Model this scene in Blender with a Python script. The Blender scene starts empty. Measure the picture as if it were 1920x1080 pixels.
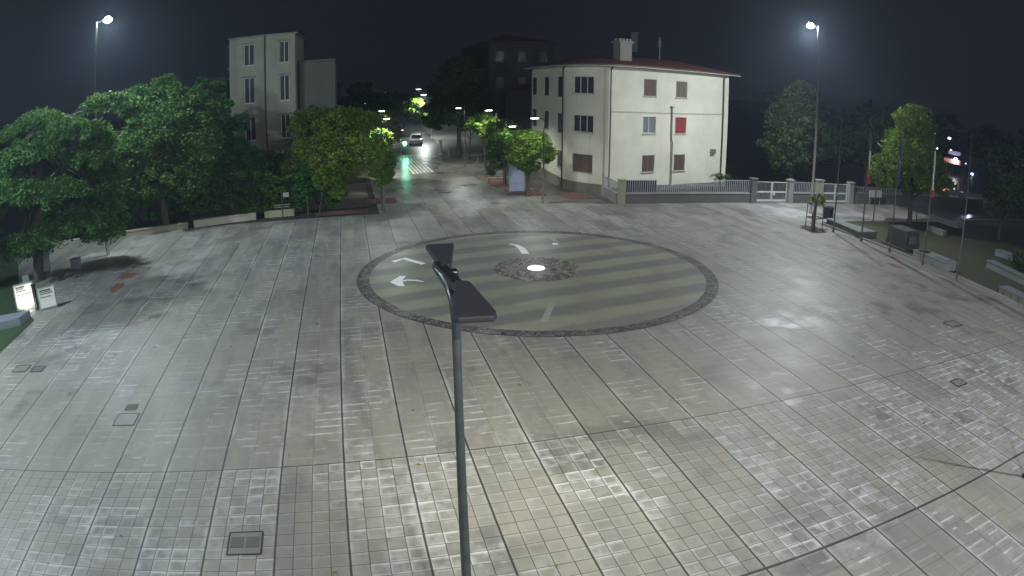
import bpy, math, random
import numpy as np
R = math.radians
sc = bpy.context.scene
col = sc.collection
# ---------------------------------------------------------------- camera, sky, exposure
# axes: X runs along the paving rows (right), Y along the long joints (towards the street), metres
cam = bpy.data.cameras.new("camera")
cam.type = 'PANO'
fk = (0.80721113, -0.01579517, 0.05176071)          # angle = a r + b r^3 + c r^4, r in thousands of photo pixels
S = 1.0 / 18.75                                      # 36 mm of sensor = 1920 px
def lens(owner):
    owner.panorama_type = 'FISHEYE_LENS_POLYNOMIAL'
    owner.fisheye_fov = R(180)
    owner.fisheye_polynomial_k0 = 0.0
    owner.fisheye_polynomial_k1 = -fk[0] * S
    owner.fisheye_polynomial_k2 = 0.0
    owner.fisheye_polynomial_k3 = -fk[1] * S ** 3
    owner.fisheye_polynomial_k4 = -fk[2] * S ** 4
try:
    lens(cam)
except Exception:
    lens(cam.cycles)
cam.sensor_width = 36.0
cam.sensor_fit = 'HORIZONTAL'
cam.clip_start = 0.05
cam.clip_end = 3000
co = bpy.data.objects.new("camera", cam)
col.objects.link(co)
co.location = (0, 0, 8.37)
from mathutils import Matrix, Vector
PITCH, ROLL, HEAD = 0.307607428, 0.00214708, R(14.214)
co.rotation_euler = (Matrix.Rotation(-HEAD, 4, 'Z') @ Matrix.Rotation(math.pi / 2 - PITCH, 4, 'X') @ Matrix.Rotation(ROLL, 4, 'Z')).to_euler()
sc.camera = co

w = bpy.data.worlds.new("World")
sc.world = w
w.use_nodes = True
wn = w.node_tree.nodes; wl = w.node_tree.links
bg = wn['Background']
bg.inputs['Color'].default_value = (0.0058, 0.0062, 0.0086, 1)
bg.inputs['Strength'].default_value = 1.0

sc.render.engine = 'CYCLES'
sc.view_settings.view_transform = 'Standard'
sc.view_settings.look = 'None'
sc.view_settings.exposure = 0.45
sc.view_settings.gamma = 1.0
sc.cycles.use_denoising = True
sc.cycles.max_bounces = 5
sc.cycles.diffuse_bounces = 2
sc.cycles.glossy_bounces = 2
sc.cycles.transmission_bounces = 3
sc.cycles.volume_bounces = 0
sc.cycles.sample_clamp_indirect = 3.0
sc.cycles.caustics_reflective = False
sc.cycles.caustics_refractive = False

# ---------------------------------------------------------------- node helpers
class NB:
    """small expression builder for one material"""
    def __init__(s, name):
        s.m = bpy.data.materials.new(name); s.m.use_nodes = True
        s.t = s.m.node_tree; s.n = s.t.nodes; s.l = s.t.links
        s.b = s.n['Principled BSDF']; s._co = None
    def put(s, sock, v):
        if hasattr(v, 'links') or isinstance(v, bpy.types.NodeSocket): s.l.new(v, sock)
        else:
            if isinstance(v, (tuple, list)) and len(v) == 3 and sock.type == 'RGBA': v = (*v, 1)
            sock.default_value = v
    def M(s, op, a, b=None, c=None, clamp=False):
        n = s.n.new('ShaderNodeMath'); n.operation = op; n.use_clamp = clamp
        s.put(n.inputs[0], a)
        if b is not None: s.put(n.inputs[1], b)
        if c is not None: s.put(n.inputs[2], c)
        return n.outputs[0]
    def add(s, a, b): return s.M('ADD', a, b)
    def mul(s, a, b): return s.M('MULTIPLY', a, b)
    def step(s, v, a, b, lo=0.0, hi=1.0):
        n = s.n.new('ShaderNodeMapRange'); n.interpolation_type = 'SMOOTHSTEP'
        for i, x in enumerate((v, a, b, lo, hi)): s.put(n.inputs[i], x)
        return n.outputs[0]
    def coord(s):
        if s._co is None:
            c = s.n.new('ShaderNodeTexCoord'); s._co = c.outputs['Object']
            x = s.n.new('ShaderNodeSeparateXYZ'); s.l.new(s._co, x.inputs[0]); s.x, s.y, s.z = x.outputs
        return s._co
    def xyz(s, x, y, z=0.0):
        n = s.n.new('ShaderNodeCombineXYZ')
        for i, v in enumerate((x, y, z)): s.put(n.inputs[i], v)
        return n.outputs[0]
    def noise(s, scale, detail=3.0, rough=0.55, vec=None, off=0.0, dist=0.0):
        n = s.n.new('ShaderNodeTexNoise'); n.inputs['Scale'].default_value = scale
        n.inputs['Detail'].default_value = detail; n.inputs['Roughness'].default_value = rough
        n.inputs['Distortion'].default_value = dist
        v = vec if vec is not None else s.coord()
        if off:
            a = s.n.new('ShaderNodeVectorMath'); a.operation = 'ADD'; s.l.new(v, a.inputs[0]); a.inputs[1].default_value = (off, off * 1.7, off * .3); v = a.outputs[0]
        s.l.new(v, n.inputs['Vector']); return n.outputs[0]
    def rnd(s, a, b, c=0.0):
        n = s.n.new('ShaderNodeTexWhiteNoise'); n.noise_dimensions = '3D'
        s.l.new(s.xyz(a, b, c), n.inputs['Vector']); return n.outputs['Value']
    def mix(s, f, a, b, mode='MIX'):
        n = s.n.new('ShaderNodeMix'); n.data_type = 'RGBA'; n.blend_type = mode
        s.put(n.inputs[0], f); s.put(n.inputs[6], a); s.put(n.inputs[7], b); return n.outputs[2]
    def bump(s, h, strength=.3, dist=.02):
        n = s.n.new('ShaderNodeBump'); n.inputs['Strength'].default_value = strength; n.inputs['Distance'].default_value = dist
        s.l.new(h, n.inputs['Height']); s.l.new(n.outputs[0], s.b.inputs['Normal'])
    def done(s, color=None, rough=None, metal=None, spec=None):
        if color is not None: s.put(s.b.inputs['Base Color'], color)
        if rough is not None: s.put(s.b.inputs['Roughness'], rough)
        if metal is not None: s.put(s.b.inputs['Metallic'], metal)
        if spec is not None: s.put(s.b.inputs['Specular IOR Level'], spec)
        return s.m

def simple(name, c1, c2=None, scale=3.0, rough=.6, metal=0.0, bump=0.0, spec=.5, detail=5):
    b = NB(name); b.coord()
    c2 = c2 or tuple(x * .72 for x in c1)
    f = b.step(b.noise(scale, detail), .3, .7)
    f2 = b.noise(scale * 9, 3, off=3)
    c = b.mix(f, c1, c2); c = b.mix(b.mul(f2, .35), c, tuple(x * .6 for x in c1))
    if bump: b.bump(f2, bump, .02)
    return b.done(c, rough, metal, spec)
def glow(name, c, strength):
    b = NB(name); b.coord(); f = b.noise(12, 2)
    b.put(b.b.inputs['Emission Color'], (*c, 1)); b.put(b.b.inputs['Emission Strength'], b.M('MULTIPLY_ADD', f, strength * .3, strength * .85))
    return b.done((.8, .8, .8), .4)

M = {}
# ---------------------------------------------------------------- paving material
U0, SP, VB, VC = -0.659, 1.5007, 13.38, 7.37
def paving():
    b = NB('stone_paving'); b.coord(); U, V = b.x, b.y
    wob = b.noise(1.3, 2)
    U_ = b.add(b.M('SUBTRACT', U, U0), b.mul(b.M('SUBTRACT', wob, .5), .012)); V_ = b.M('SUBTRACT', V, VB)
    def cell(su, sv, seed, stagger=False):
        a = b.M('DIVIDE', U_, su); cu = b.M('FLOOR', a); fu = b.M('FRACT', a)
        vv = b.M('DIVIDE', V_, sv)
        if stagger: vv = b.add(vv, b.rnd(cu, 7.3, seed))
        cv = b.M('FLOOR', vv); fv = b.M('FRACT', vv)
        du = b.mul(b.M('MINIMUM', fu, b.M('SUBTRACT', 1.0, fu)), su)
        dv = b.mul(b.M('MINIMUM', fv, b.M('SUBTRACT', 1.0, fv)), sv)
        r = b.rnd(cu, cv, seed); r2 = b.rnd(cu, cv, seed + 5.5)
        top = b.mul(b.M('SUBTRACT', 1.0, fv), sv); lef = b.mul(fu, su)
        return dict(du=du, dv=dv, r=r, r2=r2, top=top, left=lef, cu=cu, fv=fv, fu=fu)
    A = cell(SP / 4, SP / 4, 1.0)                       # small setts
    B = cell(SP / 2, .5, 2.0, True)                     # long slabs
    Cc = cell(SP / 2, .75, 3.0, True)
    zf = b.mul(b.M('GREATER_THAN', V, VC), b.M('LESS_THAN', V, VB))   # 1 = sett zone
    zn = b.M('LESS_THAN', V, VC)
    def pick(k):
        x = b.n.new('ShaderNodeMix'); b.put(x.inputs[0], zf); b.put(x.inputs[2], B[k]); b.put(x.inputs[3], A[k]); o = x.outputs[0]
        x = b.n.new('ShaderNodeMix'); b.put(x.inputs[0], zn); b.put(x.inputs[2], o); b.put(x.inputs[3], Cc[k]); return x.outputs[0]
    du, dv, r, r2, top, left = (pick(k) for k in ('du', 'dv', 'r', 'r2', 'top', 'left'))
    n_big = b.noise(.11, 3); n_mid = b.noise(.55, 3, off=9); n_fine = b.noise(7, 4, off=4); n_fin2 = b.noise(16, 3, off=14)
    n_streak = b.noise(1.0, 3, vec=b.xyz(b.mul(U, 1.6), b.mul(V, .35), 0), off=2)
    band = b.M('FLOOR', b.M('DIVIDE', U_, SP)); half = b.M('FLOOR', b.M('DIVIDE', U_, SP / 2))
    run = b.M('FLOOR', b.add(b.M('DIVIDE', V_, 3.1), b.rnd(band, 1.0, 4.0)))
    rb_ = b.rnd(band, run, 6.0); rh = b.rnd(half, run, 9.0)
    zs = b.add(.30, b.mul(zf, .70))
    # where lime bloom has dried out: patchy runs of slabs
    dry = b.step(b.add(b.add(b.mul(n_mid, .55), b.mul(rb_, .34)), b.mul(rh, .16)), .46, .62)
    dry = b.mul(dry, b.add(.50, b.mul(b.step(n_big, .38, .6), .50)))
    tile = b.step(r, .25, .7)
    # pale dashes along the far edge of each sett row, and pale fringes on the long joints
    len_ = b.mul(b.step(b.add(b.noise(2.2, 3, off=33), b.mul(b.M('SUBTRACT', r2, .5), .30)), .44, .60), b.step(A['r2'], .05, .30))
    At = A['top']
    dash = b.mul(b.step(b.add(At, b.mul(b.M('SUBTRACT', n_fin2, .5), .07)), .105, .0), len_)
    fr = b.M('FRACT', b.M('DIVIDE', U_, SP / 2)); dfr = b.mul(b.M('MINIMUM', fr, b.M('SUBTRACT', 1.0, fr)), SP / 2)
    fringe = b.mul(b.mul(b.step(b.add(dfr, b.mul(b.M('SUBTRACT', n_fine, .5), .12)), .13, .0), b.step(b.noise(.9, 2, off=60), .42, .62)), b.add(.25, b.mul(b.M('LESS_THAN', b.M('ABSOLUTE', b.M('SUBTRACT', b.M('FRACT', b.M('DIVIDE', U_, SP)), .5)), .25), -.0)))
    dm = b.M('FRACT', b.M('DIVIDE', U_, SP)); dmm = b.mul(b.M('MINIMUM', dm, b.M('SUBTRACT', 1.0, dm)), SP)
    fringe = b.M('MAXIMUM', fringe, b.mul(b.mul(b.step(b.add(dmm, b.mul(b.M('SUBTRACT', n_fine, .5), .14)), .17, .0), b.step(b.noise(.5, 3, off=70), .40, .60)), .7))
    rim_t = b.M('MAXIMUM', b.step(b.add(top, b.mul(b.M('SUBTRACT', n_fine, .5), .07)), .12, .0), b.mul(b.step(b.M('MINIMUM', left, dv), .08, .0), .7))
    rimz = b.mul(b.mul(rim_t, tile), zf)
    rim = b.M('MAXIMUM', b.M('MAXIMUM', b.mul(dash, b.M('SUBTRACT', 1.0, b.mul(zf, .5))), fringe), rimz)
    rim = b.mul(rim, b.add(.20, b.mul(dry, .80)))
    body = b.mul(b.mul(dry, b.add(.35, b.mul(tile, .65))), b.step(b.noise(3.2, 4, off=20), .38, .66))
    wet = b.step(b.add(b.mul(b.noise(.34, 4, off=40), .8), b.mul(b.rnd(half, b.M('FLOOR', b.M('DIVIDE', V_, .75)), 12.0), .12)), .50, .60)
    tone = b.mix(b.step(n_big, .35, .65), (.236, .219, .172), (.208, .199, .170))
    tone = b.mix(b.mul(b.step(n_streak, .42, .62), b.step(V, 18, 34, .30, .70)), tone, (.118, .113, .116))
    tone = b.mix(b.mul(b.mul(b.M('SUBTRACT', r, .5, clamp=True), zs), .5), tone, (.125, .120, .106))
    tone = b.mix(b.mul(b.mul(b.M('SUBTRACT', r2, .55, clamp=True), zs), .6), tone, (.23, .225, .20))
    tone = b.mix(b.mul(b.M('SUBTRACT', rh, .5, clamp=True), .45), tone, (.125, .124, .12))
    tone = b.mix(b.mul(wet, .50), tone, (.085, .082, .078))
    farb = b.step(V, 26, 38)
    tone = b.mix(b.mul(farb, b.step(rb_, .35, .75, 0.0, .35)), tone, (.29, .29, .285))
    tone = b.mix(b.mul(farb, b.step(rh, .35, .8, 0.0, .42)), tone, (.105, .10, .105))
    tone = b.mix(b.mul(body, b.add(.38, b.mul(zf, .32))), tone, (.36, .365, .36))
    tone = b.mix(b.mul(rim, .80), tone, (.56, .57, .55))
    tone = b.mix(b.mul(b.step(n_fine, .5, .8), .22), tone, (.10, .10, .09))
    # joints
    a = b.M('DIVIDE', U_, SP); f = b.M('FRACT', a); dj = b.mul(b.M('MINIMUM', f, b.M('SUBTRACT', 1.0, f)), SP)
    jm = b.step(dj, .016, .030, 1.0, 0.0)
    jc = b.step(b.M('ABSOLUTE', b.M('SUBTRACT', V, VC)), .03, .045, 1.0, 0.0)
    jb = b.step(b.M('ABSOLUTE', b.M('SUBTRACT', V, VB)), .014, .028, 1.0, 0.0)
    ja = b.step(b.M('MINIMUM', du, dv), .005, .014, 1.0, 0.0)
    near = b.M('MAXIMUM', b.mul(zf, .85), b.mul(b.M('LESS_THAN', V, 40.0), .16))
    jh = b.mul(b.step(dfr, .005, .016, 1.0, 0.0), b.mul(b.M('GREATER_THAN', V, VB), .32)); jm = b.M('MAXIMUM', jm, jh)
    j = b.M('MAXIMUM', b.M('MAXIMUM', jm, jc), b.M('MAXIMUM', b.mul(jb, .9), b.mul(ja, b.M('MAXIMUM', near, b.mul(zn, .5)))))
    tone = b.mix(b.mul(j, .92), tone, (.022, .021, .020))
    rough = b.add(b.mul(n_mid, .22), .44)
    rough = b.M('SUBTRACT', rough, b.mul(wet, .12)); rough = b.add(rough, b.mul(rim, .1))
    rough = b.M('SUBTRACT', rough, b.step(V, 32, 60, 0.0, .24))
    h = b.add(b.mul(j, -1.0), b.add(b.mul(n_fine, .25), b.mul(b.mul(r, zs), .2)))
    b.bump(h, .3, .012)
    return b.done(tone, rough, 0, .5)
M['paving'] = paving()

def cobbles(name, c1, c2, size=.11):
    b = NB(name); b.coord()
    v = b.n.new('ShaderNodeTexVoronoi'); v.feature = 'DISTANCE_TO_EDGE'; v.inputs['Scale'].default_value = 1 / size; b.l.new(b.coord(), v.inputs['Vector'])
    v2 = b.n.new('ShaderNodeTexVoronoi'); v2.inputs['Scale'].default_value = 1 / size; b.l.new(b.coord(), v2.inputs['Vector'])
    e = b.step(v.outputs[0], .03, .14)
    s_ = b.n.new('ShaderNodeSeparateColor'); b.l.new(v2.outputs['Color'], s_.inputs[0])
    c = b.mix(s_.outputs[0], c1, c2); c = b.mix(e, (.025, .024, .022), c)
    c = b.mix(b.mul(b.step(b.noise(.8, 3), .5, .75), .5), c, (.30, .30, .29))
    b.bump(e, .8, .03)
    return b.done(c, b.add(.22, b.mul(b.noise(2), .4)), 0, .5)
M['cobble_ring'] = cobbles('cobble_ring', (.06, .058, .054), (.17, .165, .15), .15)
M['cobble_mid'] = cobbles('cobble_mid', (.055, .035, .028), (.32, .27, .22), .17)

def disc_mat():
    b = NB('banded_disc'); b.coord()
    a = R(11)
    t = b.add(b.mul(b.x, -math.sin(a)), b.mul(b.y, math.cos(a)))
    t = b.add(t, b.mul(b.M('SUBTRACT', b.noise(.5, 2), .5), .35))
    f = b.M('FRACT', b.M('DIVIDE', b.add(t, .3), 2.0))  # alternating light and dark bands across the disc
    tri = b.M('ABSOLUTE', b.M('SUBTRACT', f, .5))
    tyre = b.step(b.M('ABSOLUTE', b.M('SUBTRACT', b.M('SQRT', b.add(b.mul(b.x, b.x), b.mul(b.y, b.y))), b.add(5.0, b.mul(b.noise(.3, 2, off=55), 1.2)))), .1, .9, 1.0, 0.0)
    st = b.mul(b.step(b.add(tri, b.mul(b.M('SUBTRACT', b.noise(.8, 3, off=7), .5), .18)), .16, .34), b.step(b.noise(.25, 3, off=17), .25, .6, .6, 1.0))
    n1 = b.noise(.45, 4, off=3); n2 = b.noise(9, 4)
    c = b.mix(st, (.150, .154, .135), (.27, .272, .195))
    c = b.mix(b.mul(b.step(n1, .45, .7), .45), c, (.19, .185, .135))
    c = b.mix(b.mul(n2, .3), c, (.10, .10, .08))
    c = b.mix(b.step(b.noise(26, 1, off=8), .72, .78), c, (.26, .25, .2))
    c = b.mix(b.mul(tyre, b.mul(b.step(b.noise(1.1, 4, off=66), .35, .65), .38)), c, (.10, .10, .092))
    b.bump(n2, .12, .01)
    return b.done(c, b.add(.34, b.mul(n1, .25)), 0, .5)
M['disc'] = disc_mat()
M['white_mark'] = simple('white_paint_and_reflection', (.92, .92, .90), (.85, .85, .82), 8, .45)  # road paint; also colours the painted lamp reflections down the street
M['grey_mark'] = simple('worn_grey_paint', (.30, .33, .30), (.22, .24, .21), 8, .5)

def grass_mat(name, c1, c2, c3):
    b = NB(name); b.coord()
    c = b.mix(b.step(b.noise(.35, 4), .35, .65), c1, c2)
    c = b.mix(b.mul(b.step(b.noise(1.6, 4, off=5), .5, .7), .7), c, c3)
    n = b.noise(30, 4); c = b.mix(b.mul(n, .5), c, tuple(x * .4 for x in c1)); b.bump(n, .8, .05)
    return b.done(c, .75)
M['lawn'] = grass_mat('lawn', (.035, .048, .013), (.048, .045, .016), (.075, .045, .02))
M['lawn2'] = grass_mat('lawn_lush', (.03, .065, .02), (.025, .05, .018), (.05, .06, .02))
M['soil'] = grass_mat('dark_soil', (.035, .03, .022), (.03, .035, .018), (.05, .035, .02))
M['mulch'] = simple('red_mulch', (.16, .07, .045), (.09, .045, .03), 6, .8, bump=.6)
M['asphalt'] = simple('wet_asphalt', (.065, .067, .072), (.045, .046, .05), .8, .28, bump=.2)
M['brownpave'] = simple('brown_gravel_paving', (.14, .125, .09), (.10, .085, .065), .7, .45, bump=.2)
M['sidewalk'] = simple('street_pavement', (.13, .125, .11), (.09, .088, .08), .6, .4, bump=.1)

def plaster(name, c1, stain=.5, rough=.8):
    b = NB(name); b.coord()
    dr = b.noise(1.0, 4, vec=b.xyz(b.mul(b.x, 2.0), b.mul(b.y, 2.0), b.mul(b.z, .22)), off=3)
    n = b.noise(.6, 4)
    c = b.mix(b.step(n, .3, .7), c1, tuple(x * .86 for x in c1))
    c = b.mix(b.mul(b.step(dr, .55, .8), stain), c, tuple(x * .6 for x in c1))
    c = b.mix(b.mul(b.noise(40, 2), .15), c, tuple(x * .6 for x in c1)); b.bump(b.noise(60, 3), .15, .01)
    return b.done(c, rough)
M['cream'] = plaster('cream_plaster', (.66, .65, .53), .25)
M['cream2'] = plaster('pale_weathered_plaster', (.30, .31, .245), .6)
M['cream3'] = plaster('grey_plaster', (.22, .22, .20), .5)
M['plinth'] = plaster('olive_grey_plinth', (.17, .165, .13), .5)
M['conc'] = plaster('weathered_concrete', (.27, .265, .25), .8)
M['conc_dark'] = plaster('dark_concrete', (.11, .107, .10), .8)
M['conc_olive'] = plaster('lichened_concrete', (.30, .29, .20), .8)
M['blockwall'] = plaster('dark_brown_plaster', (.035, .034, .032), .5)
M['annex'] = plaster('dull_grey_plaster', (.12, .12, .11), .6)
M['whitewall'] = plaster('whitewashed_stone', (.55, .52, .44), .7)
M['stone'] = plaster('grey_bench_stone', (.17, .19, .18), .6, .5)
M['darkstone'] = plaster('dark_basalt', (.05, .05, .052), .6, .6)
M['moss'] = plaster('mossy_stone', (.16, .18, .12), .9, .6)
M['bluestone'] = plaster('blue_grey_stone', (.19, .21, .24), .4, .5)
M['rooftile'] = simple('dark_red_roof_tiles', (.17, .055, .045), (.11, .04, .035), 2.0, .7, bump=.5)
M['trim'] = simple('pale_trim', (.55, .54, .46), None, 3, .6)
M['winwhite'] = simple('white_window_paint', (.6, .6, .55), None, 4, .5)
M['shutter'] = simple('brown_roller_shutter', (.13, .085, .07), (.10, .07, .06), 6, .6)
M['shutter_red'] = simple('red_awning_cloth', (.32, .05, .045), (.25, .04, .04), 6, .7)
M['shutter_grey'] = simple('grey_green_roller_shutter', (.17, .16, .12), (.13, .12, .09), 6, .6)
M['darkshut'] = simple('dark_louvred_shutter', (.05, .052, .05), None, 6, .5)
b = NB('dark_glass'); b.coord(); M['glass'] = b.done(b.mix(b.noise(2), (.02, .024, .035), (.05, .055, .07)), .22, 0, .5)
b = NB('dark_dusty_glass'); b.coord(); M['darkpane'] = b.done(b.mix(b.noise(2), (.012, .013, .016), (.03, .032, .036)), .55, 0, .3)
b = NB('pale_curtained_glass'); b.coord(); M['glass2'] = b.done(b.mix(b.noise(4), (.20, .24, .27), (.10, .13, .17)), .15, 0, .6)
M['pipe'] = simple('dark_drainpipe', (.05, .045, .038), None, 4, .45, .3)
M['flue'] = simple('pale_metal_flue', (.30, .30, .29), None, 4, .4, .5)
M['darkmetal'] = simple('dark_painted_metal', (.022, .023, .030), (.016, .017, .022), 5, .38, .2)
M['pole'] = simple('galvanised_grey_pole', (.085, .10, .105), (.065, .07, .08), 5, .35, .5)
M['headmetal'] = simple('matte_dark_housing', (.020, .021, .028), (.015, .016, .021), 7, .7, 0)
M['polelight'] = simple('pale_grey_pole', (.32, .33, .33), None, 5, .4, .4)
M['polebrown'] = simple('brown_grey_pole', (.09, .075, .065), None, 5, .45, .2)
M['rail'] = simple('grey_railing', (.42, .44, .47), None, 5, .5, .3)
M['gatewhite'] = simple('white_gate_paint', (.60, .62, .60), (.45, .47, .45), 5, .45)
M['iron'] = simple('cast_iron', (.05, .047, .045), (.03, .03, .03), 12, .5, .5)
M['coverstone'] = simple('stone_filled_lid', (.19, .18, .155), (.15, .145, .13), 3, .5)
M['darksheet'] = simple('dark_sheet', (.03, .032, .036), None, 5, .5)
M['paper'] = simple('printed_panel', (.75, .75, .68), (.66, .66, .6), 4, .5)
M['ink'] = simple('dark_print', (.06, .06, .06), None, 8, .6)
M['rust'] = simple('orange_rust_stain', (.20, .085, .045), (.14, .09, .07), 3, .6)
M['wood'] = simple('weathered_wood', (.16, .13, .09), (.10, .08, .06), 6, .7)
M['bark'] = simple('bark', (.075, .062, .045), (.04, .035, .028), 6, .85, bump=.8)
M['flagred'] = simple('red_cloth', (.42, .035, .03), None, 5, .8)
M['flagwhite'] = simple('white_cloth', (.55, .55, .52), None, 5, .8)
M['flaggreen'] = simple('green_cloth', (.03, .16, .06), None, 5, .8)
M['flagblue'] = simple('blue_cloth', (.03, .05, .26), None, 5, .8)
M['carwhite'] = simple('white_car_paint', (.62, .63, .64), None, 3, .25)
M['cardark'] = simple('dark_car_paint', (.03, .035, .05), None, 3, .25)
M['carblue'] = simple('pale_blue_car_paint', (.32, .42, .46), None, 3, .25)
M['tyre'] = simple('tyre_rubber', (.02, .02, .02), None, 9, .8)
M['rim'] = simple('alloy_rim', (.35, .35, .36), None, 9, .35, .8)
M['teal'] = simple('green_painted_post', (.02, .16, .11), None, 4, .35)
M['bluepanel'] = simple('glossy_pale_blue_panel', (.40, .46, .62), (.3, .34, .5), 1, .2)
M['dome'] = glow('lit_centre_dome', (.95, .98, .92), .75)
M['lens'] = glow('lamp_lens', (.90, 1.0, 1.0), 90)
M['lens_soft'] = glow('lamp_lens_soft', (.90, 1.0, .95), 14)
M['lens_low'] = glow('lamp_lens_low', (.95, 1.0, .9), 4)
M['lens_blue'] = glow('blue_lamp_lens', (.35, .4, 1.0), 2.5)
M['lens_orange'] = glow('orange_lit_sign', (1.0, .22, .06), .25)
M['lens_warm'] = glow('warm_lamp', (1.0, .55, .25), 8)
M['lens_violet'] = glow('violet_lit_sign', (.35, .25, .75), .25)

def leaf_mat(name, c1, c2, c3):
    b = NB(name); b.coord()
    g = b.n.new('ShaderNodeNewGeometry'); r = g.outputs['Random Per Island']
    c = b.mix(r, c1, c2); c = b.mix(b.step(b.noise(.9, 3), .4, .7), c, c3); c = b.mix(b.step(r, .86, .93), c, tuple(x * y for x, y in zip(c2, (1.3, 1.15, 1.1)))); c = b.mix(b.step(b.noise(.35, 2, off=31), .45, .7, 0.0, .45), c, tuple(x * .55 for x in c1))
    b.done(c, .62, 0, .22)
    tr = b.n.new('ShaderNodeBsdfTranslucent'); b.put(tr.inputs[0], b.mix(.5, c, (.10, .16, .02)))
    mx = b.n.new('ShaderNodeMixShader'); mx.inputs[0].default_value = .35
    b.l.new(b.b.outputs[0], mx.inputs[1]); b.l.new(tr.outputs[0], mx.inputs[2])
    b.l.new(mx.outputs[0], b.n['Material Output'].inputs['Surface'])
    return b.m
M['leaf'] = leaf_mat('leaf_green', (.045, .115, .025), (.095, .18, .035), (.05, .12, .02))
M['leaf_lime'] = leaf_mat('leaf_lime', (.10, .20, .025), (.17, .24, .03), (.08, .18, .03))
M['leaf_deep'] = leaf_mat('leaf_deep', (.025, .13, .035), (.05, .18, .03), (.03, .11, .03))
M['leaf_olive'] = leaf_mat('leaf_olive', (.10, .19, .02), (.19, .23, .03), (.08, .16, .02))
M['leaf_cedar'] = leaf_mat('leaf_cedar', (.045, .13, .03), (.08, .17, .03), (.045, .11, .025))
M['leaf_dark'] = leaf_mat('leaf_dark', (.035, .06, .02), (.06, .085, .025), (.04, .05, .02))
M['leaf_yellow'] = leaf_mat('leaf_yellow', (.22, .18, .03), (.12, .17, .03), (.28, .16, .03))

# ---------------------------------------------------------------- mesh helpers
class MB:
    def __init__(s): s.v = []; s.f = []; s.mi = []
    def face(s, pts, mi=0):
        i = len(s.v); s.v += [tuple(p) for p in pts]; s.f.append(tuple(range(i, i + len(pts)))); s.mi.append(mi)
    def hull8(s, p, mi=0):
        i = len(s.v); s.v += [tuple(q) for q in p]
        for f in ((0, 3, 2, 1), (4, 5, 6, 7), (0, 1, 5, 4), (1, 2, 6, 5), (2, 3, 7, 6), (3, 0, 4, 7)):
            s.f.append(tuple(i + k for k in f)); s.mi.append(mi)
    def box(s, c, d, rz=0.0, mi=0, taper=1.0):
        cx, cy, cz = c; hx, hy, hz = d[0] / 2, d[1] / 2, d[2] / 2; ca, sa = math.cos(rz), math.sin(rz); P = []
        for z, t in ((-hz, 1.0), (hz, taper)):
            for x, y in ((-hx, -hy), (hx, -hy), (hx, hy), (-hx, hy)):
                x *= t; y *= t; P.append((cx + ca * x - sa * y, cy + sa * x + ca * y, cz + z))
        s.hull8(P, mi)
    def bar(s, a, b_, wd, ht, mi=0):
        """box from a to b, wd sideways, ht up"""
        a = Vector(a); b_ = Vector(b_); d = (b_ - a).normalized(); up = Vector((0, 0, 1))
        if abs(d.z) > .95: up = Vector((0, 1, 0))
        sd = d.cross(up).normalized(); up = sd.cross(d).normalized(); P = []
        for q in (a, b_):
            for x, y in ((-1, -1), (1, -1), (1, 1), (-1, 1)): P.append(q + sd * x * wd / 2 + up * y * ht / 2)
        s.hull8([P[0], P[1], P[2], P[3], P[4], P[5], P[6], P[7]], mi)
    def tube(s, pts, rad, n=10, mi=0, cap=True):
        pts = [Vector(p) for p in pts]; rad = rad if isinstance(rad, (list, tuple)) else [rad] * len(pts); rings = []
        for k, p in enumerate(pts):
            d = (pts[min(k + 1, len(pts) - 1)] - pts[max(k - 1, 0)]).normalized()
            ref = Vector((1, 0, 0)) if abs(d.x) < .9 else Vector((0, 1, 0))
            a = d.cross(ref).normalized(); c = d.cross(a).normalized(); i = len(s.v)
            for j in range(n):
                t = 2 * math.pi * j / n; s.v.append(tuple(p + (a * math.cos(t) + c * math.sin(t)) * rad[k]))
            rings.append(i)
        for k in range(len(rings) - 1):
            for j in range(n):
                s.f.append((rings[k] + j, rings[k] + (j + 1) % n, rings[k + 1] + (j + 1) % n, rings[k + 1] + j)); s.mi.append(mi)
        if cap:
            s.f.append(tuple(rings[0] + j for j in range(n))); s.mi.append(mi)
            s.f.append(tuple(rings[-1] + n - 1 - j for j in range(n))); s.mi.append(mi)
    def prism(s, poly, z0, z1, mi=0):
        n = len(poly); i = len(s.v)
        s.v += [(x, y, z0) for x, y in poly] + [(x, y, z1) for x, y in poly]
        s.f.append(tuple(i + n + k for k in range(n))); s.mi.append(mi)
        s.f.append(tuple(i + n - 1 - k for k in range(n))); s.mi.append(mi)
        for k in range(n): s.f.append((i + k, i + (k + 1) % n, i + n + (k + 1) % n, i + n + k)); s.mi.append(mi)
    def ball(s, c, r, n=10, m=6, mi=0):
        i = len(s.v)
        for a in range(m + 1):
            t = math.pi * a / m
            for k in range(n):
                q = 2 * math.pi * k / n
                s.v.append((c[0] + r[0] * math.sin(t) * math.cos(q), c[1] + r[1] * math.sin(t) * math.sin(q), c[2] + r[2] * math.cos(t)))
        for a in range(m):
            for k in range(n):
                s.f.append((i + a * n + k, i + (a + 1) * n + k, i + (a + 1) * n + (k + 1) % n, i + a * n + (k + 1) % n)); s.mi.append(mi)
    def build(s, name, mat, parent=None, bevel=0.0, smooth=False):
        me = bpy.data.meshes.new(name); me.from_pydata(s.v, [], s.f)
        mats = mat if isinstance(mat, (list, tuple)) else [mat]
        for m in mats: me.materials.append(M[m] if isinstance(m, str) else m)
        if len(mats) > 1: me.polygons.foreach_set('material_index', s.mi)
        if smooth: me.polygons.foreach_set('use_smooth', [True] * len(me.polygons))
        me.update()
        o = bpy.data.objects.new(name, me); col.objects.link(o)
        if parent: o.parent = parent
        if bevel:
            bv = o.modifiers.new('bevel', 'BEVEL'); bv.width = bevel; bv.segments = 2; bv.limit_method = 'ANGLE'
        return o
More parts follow.
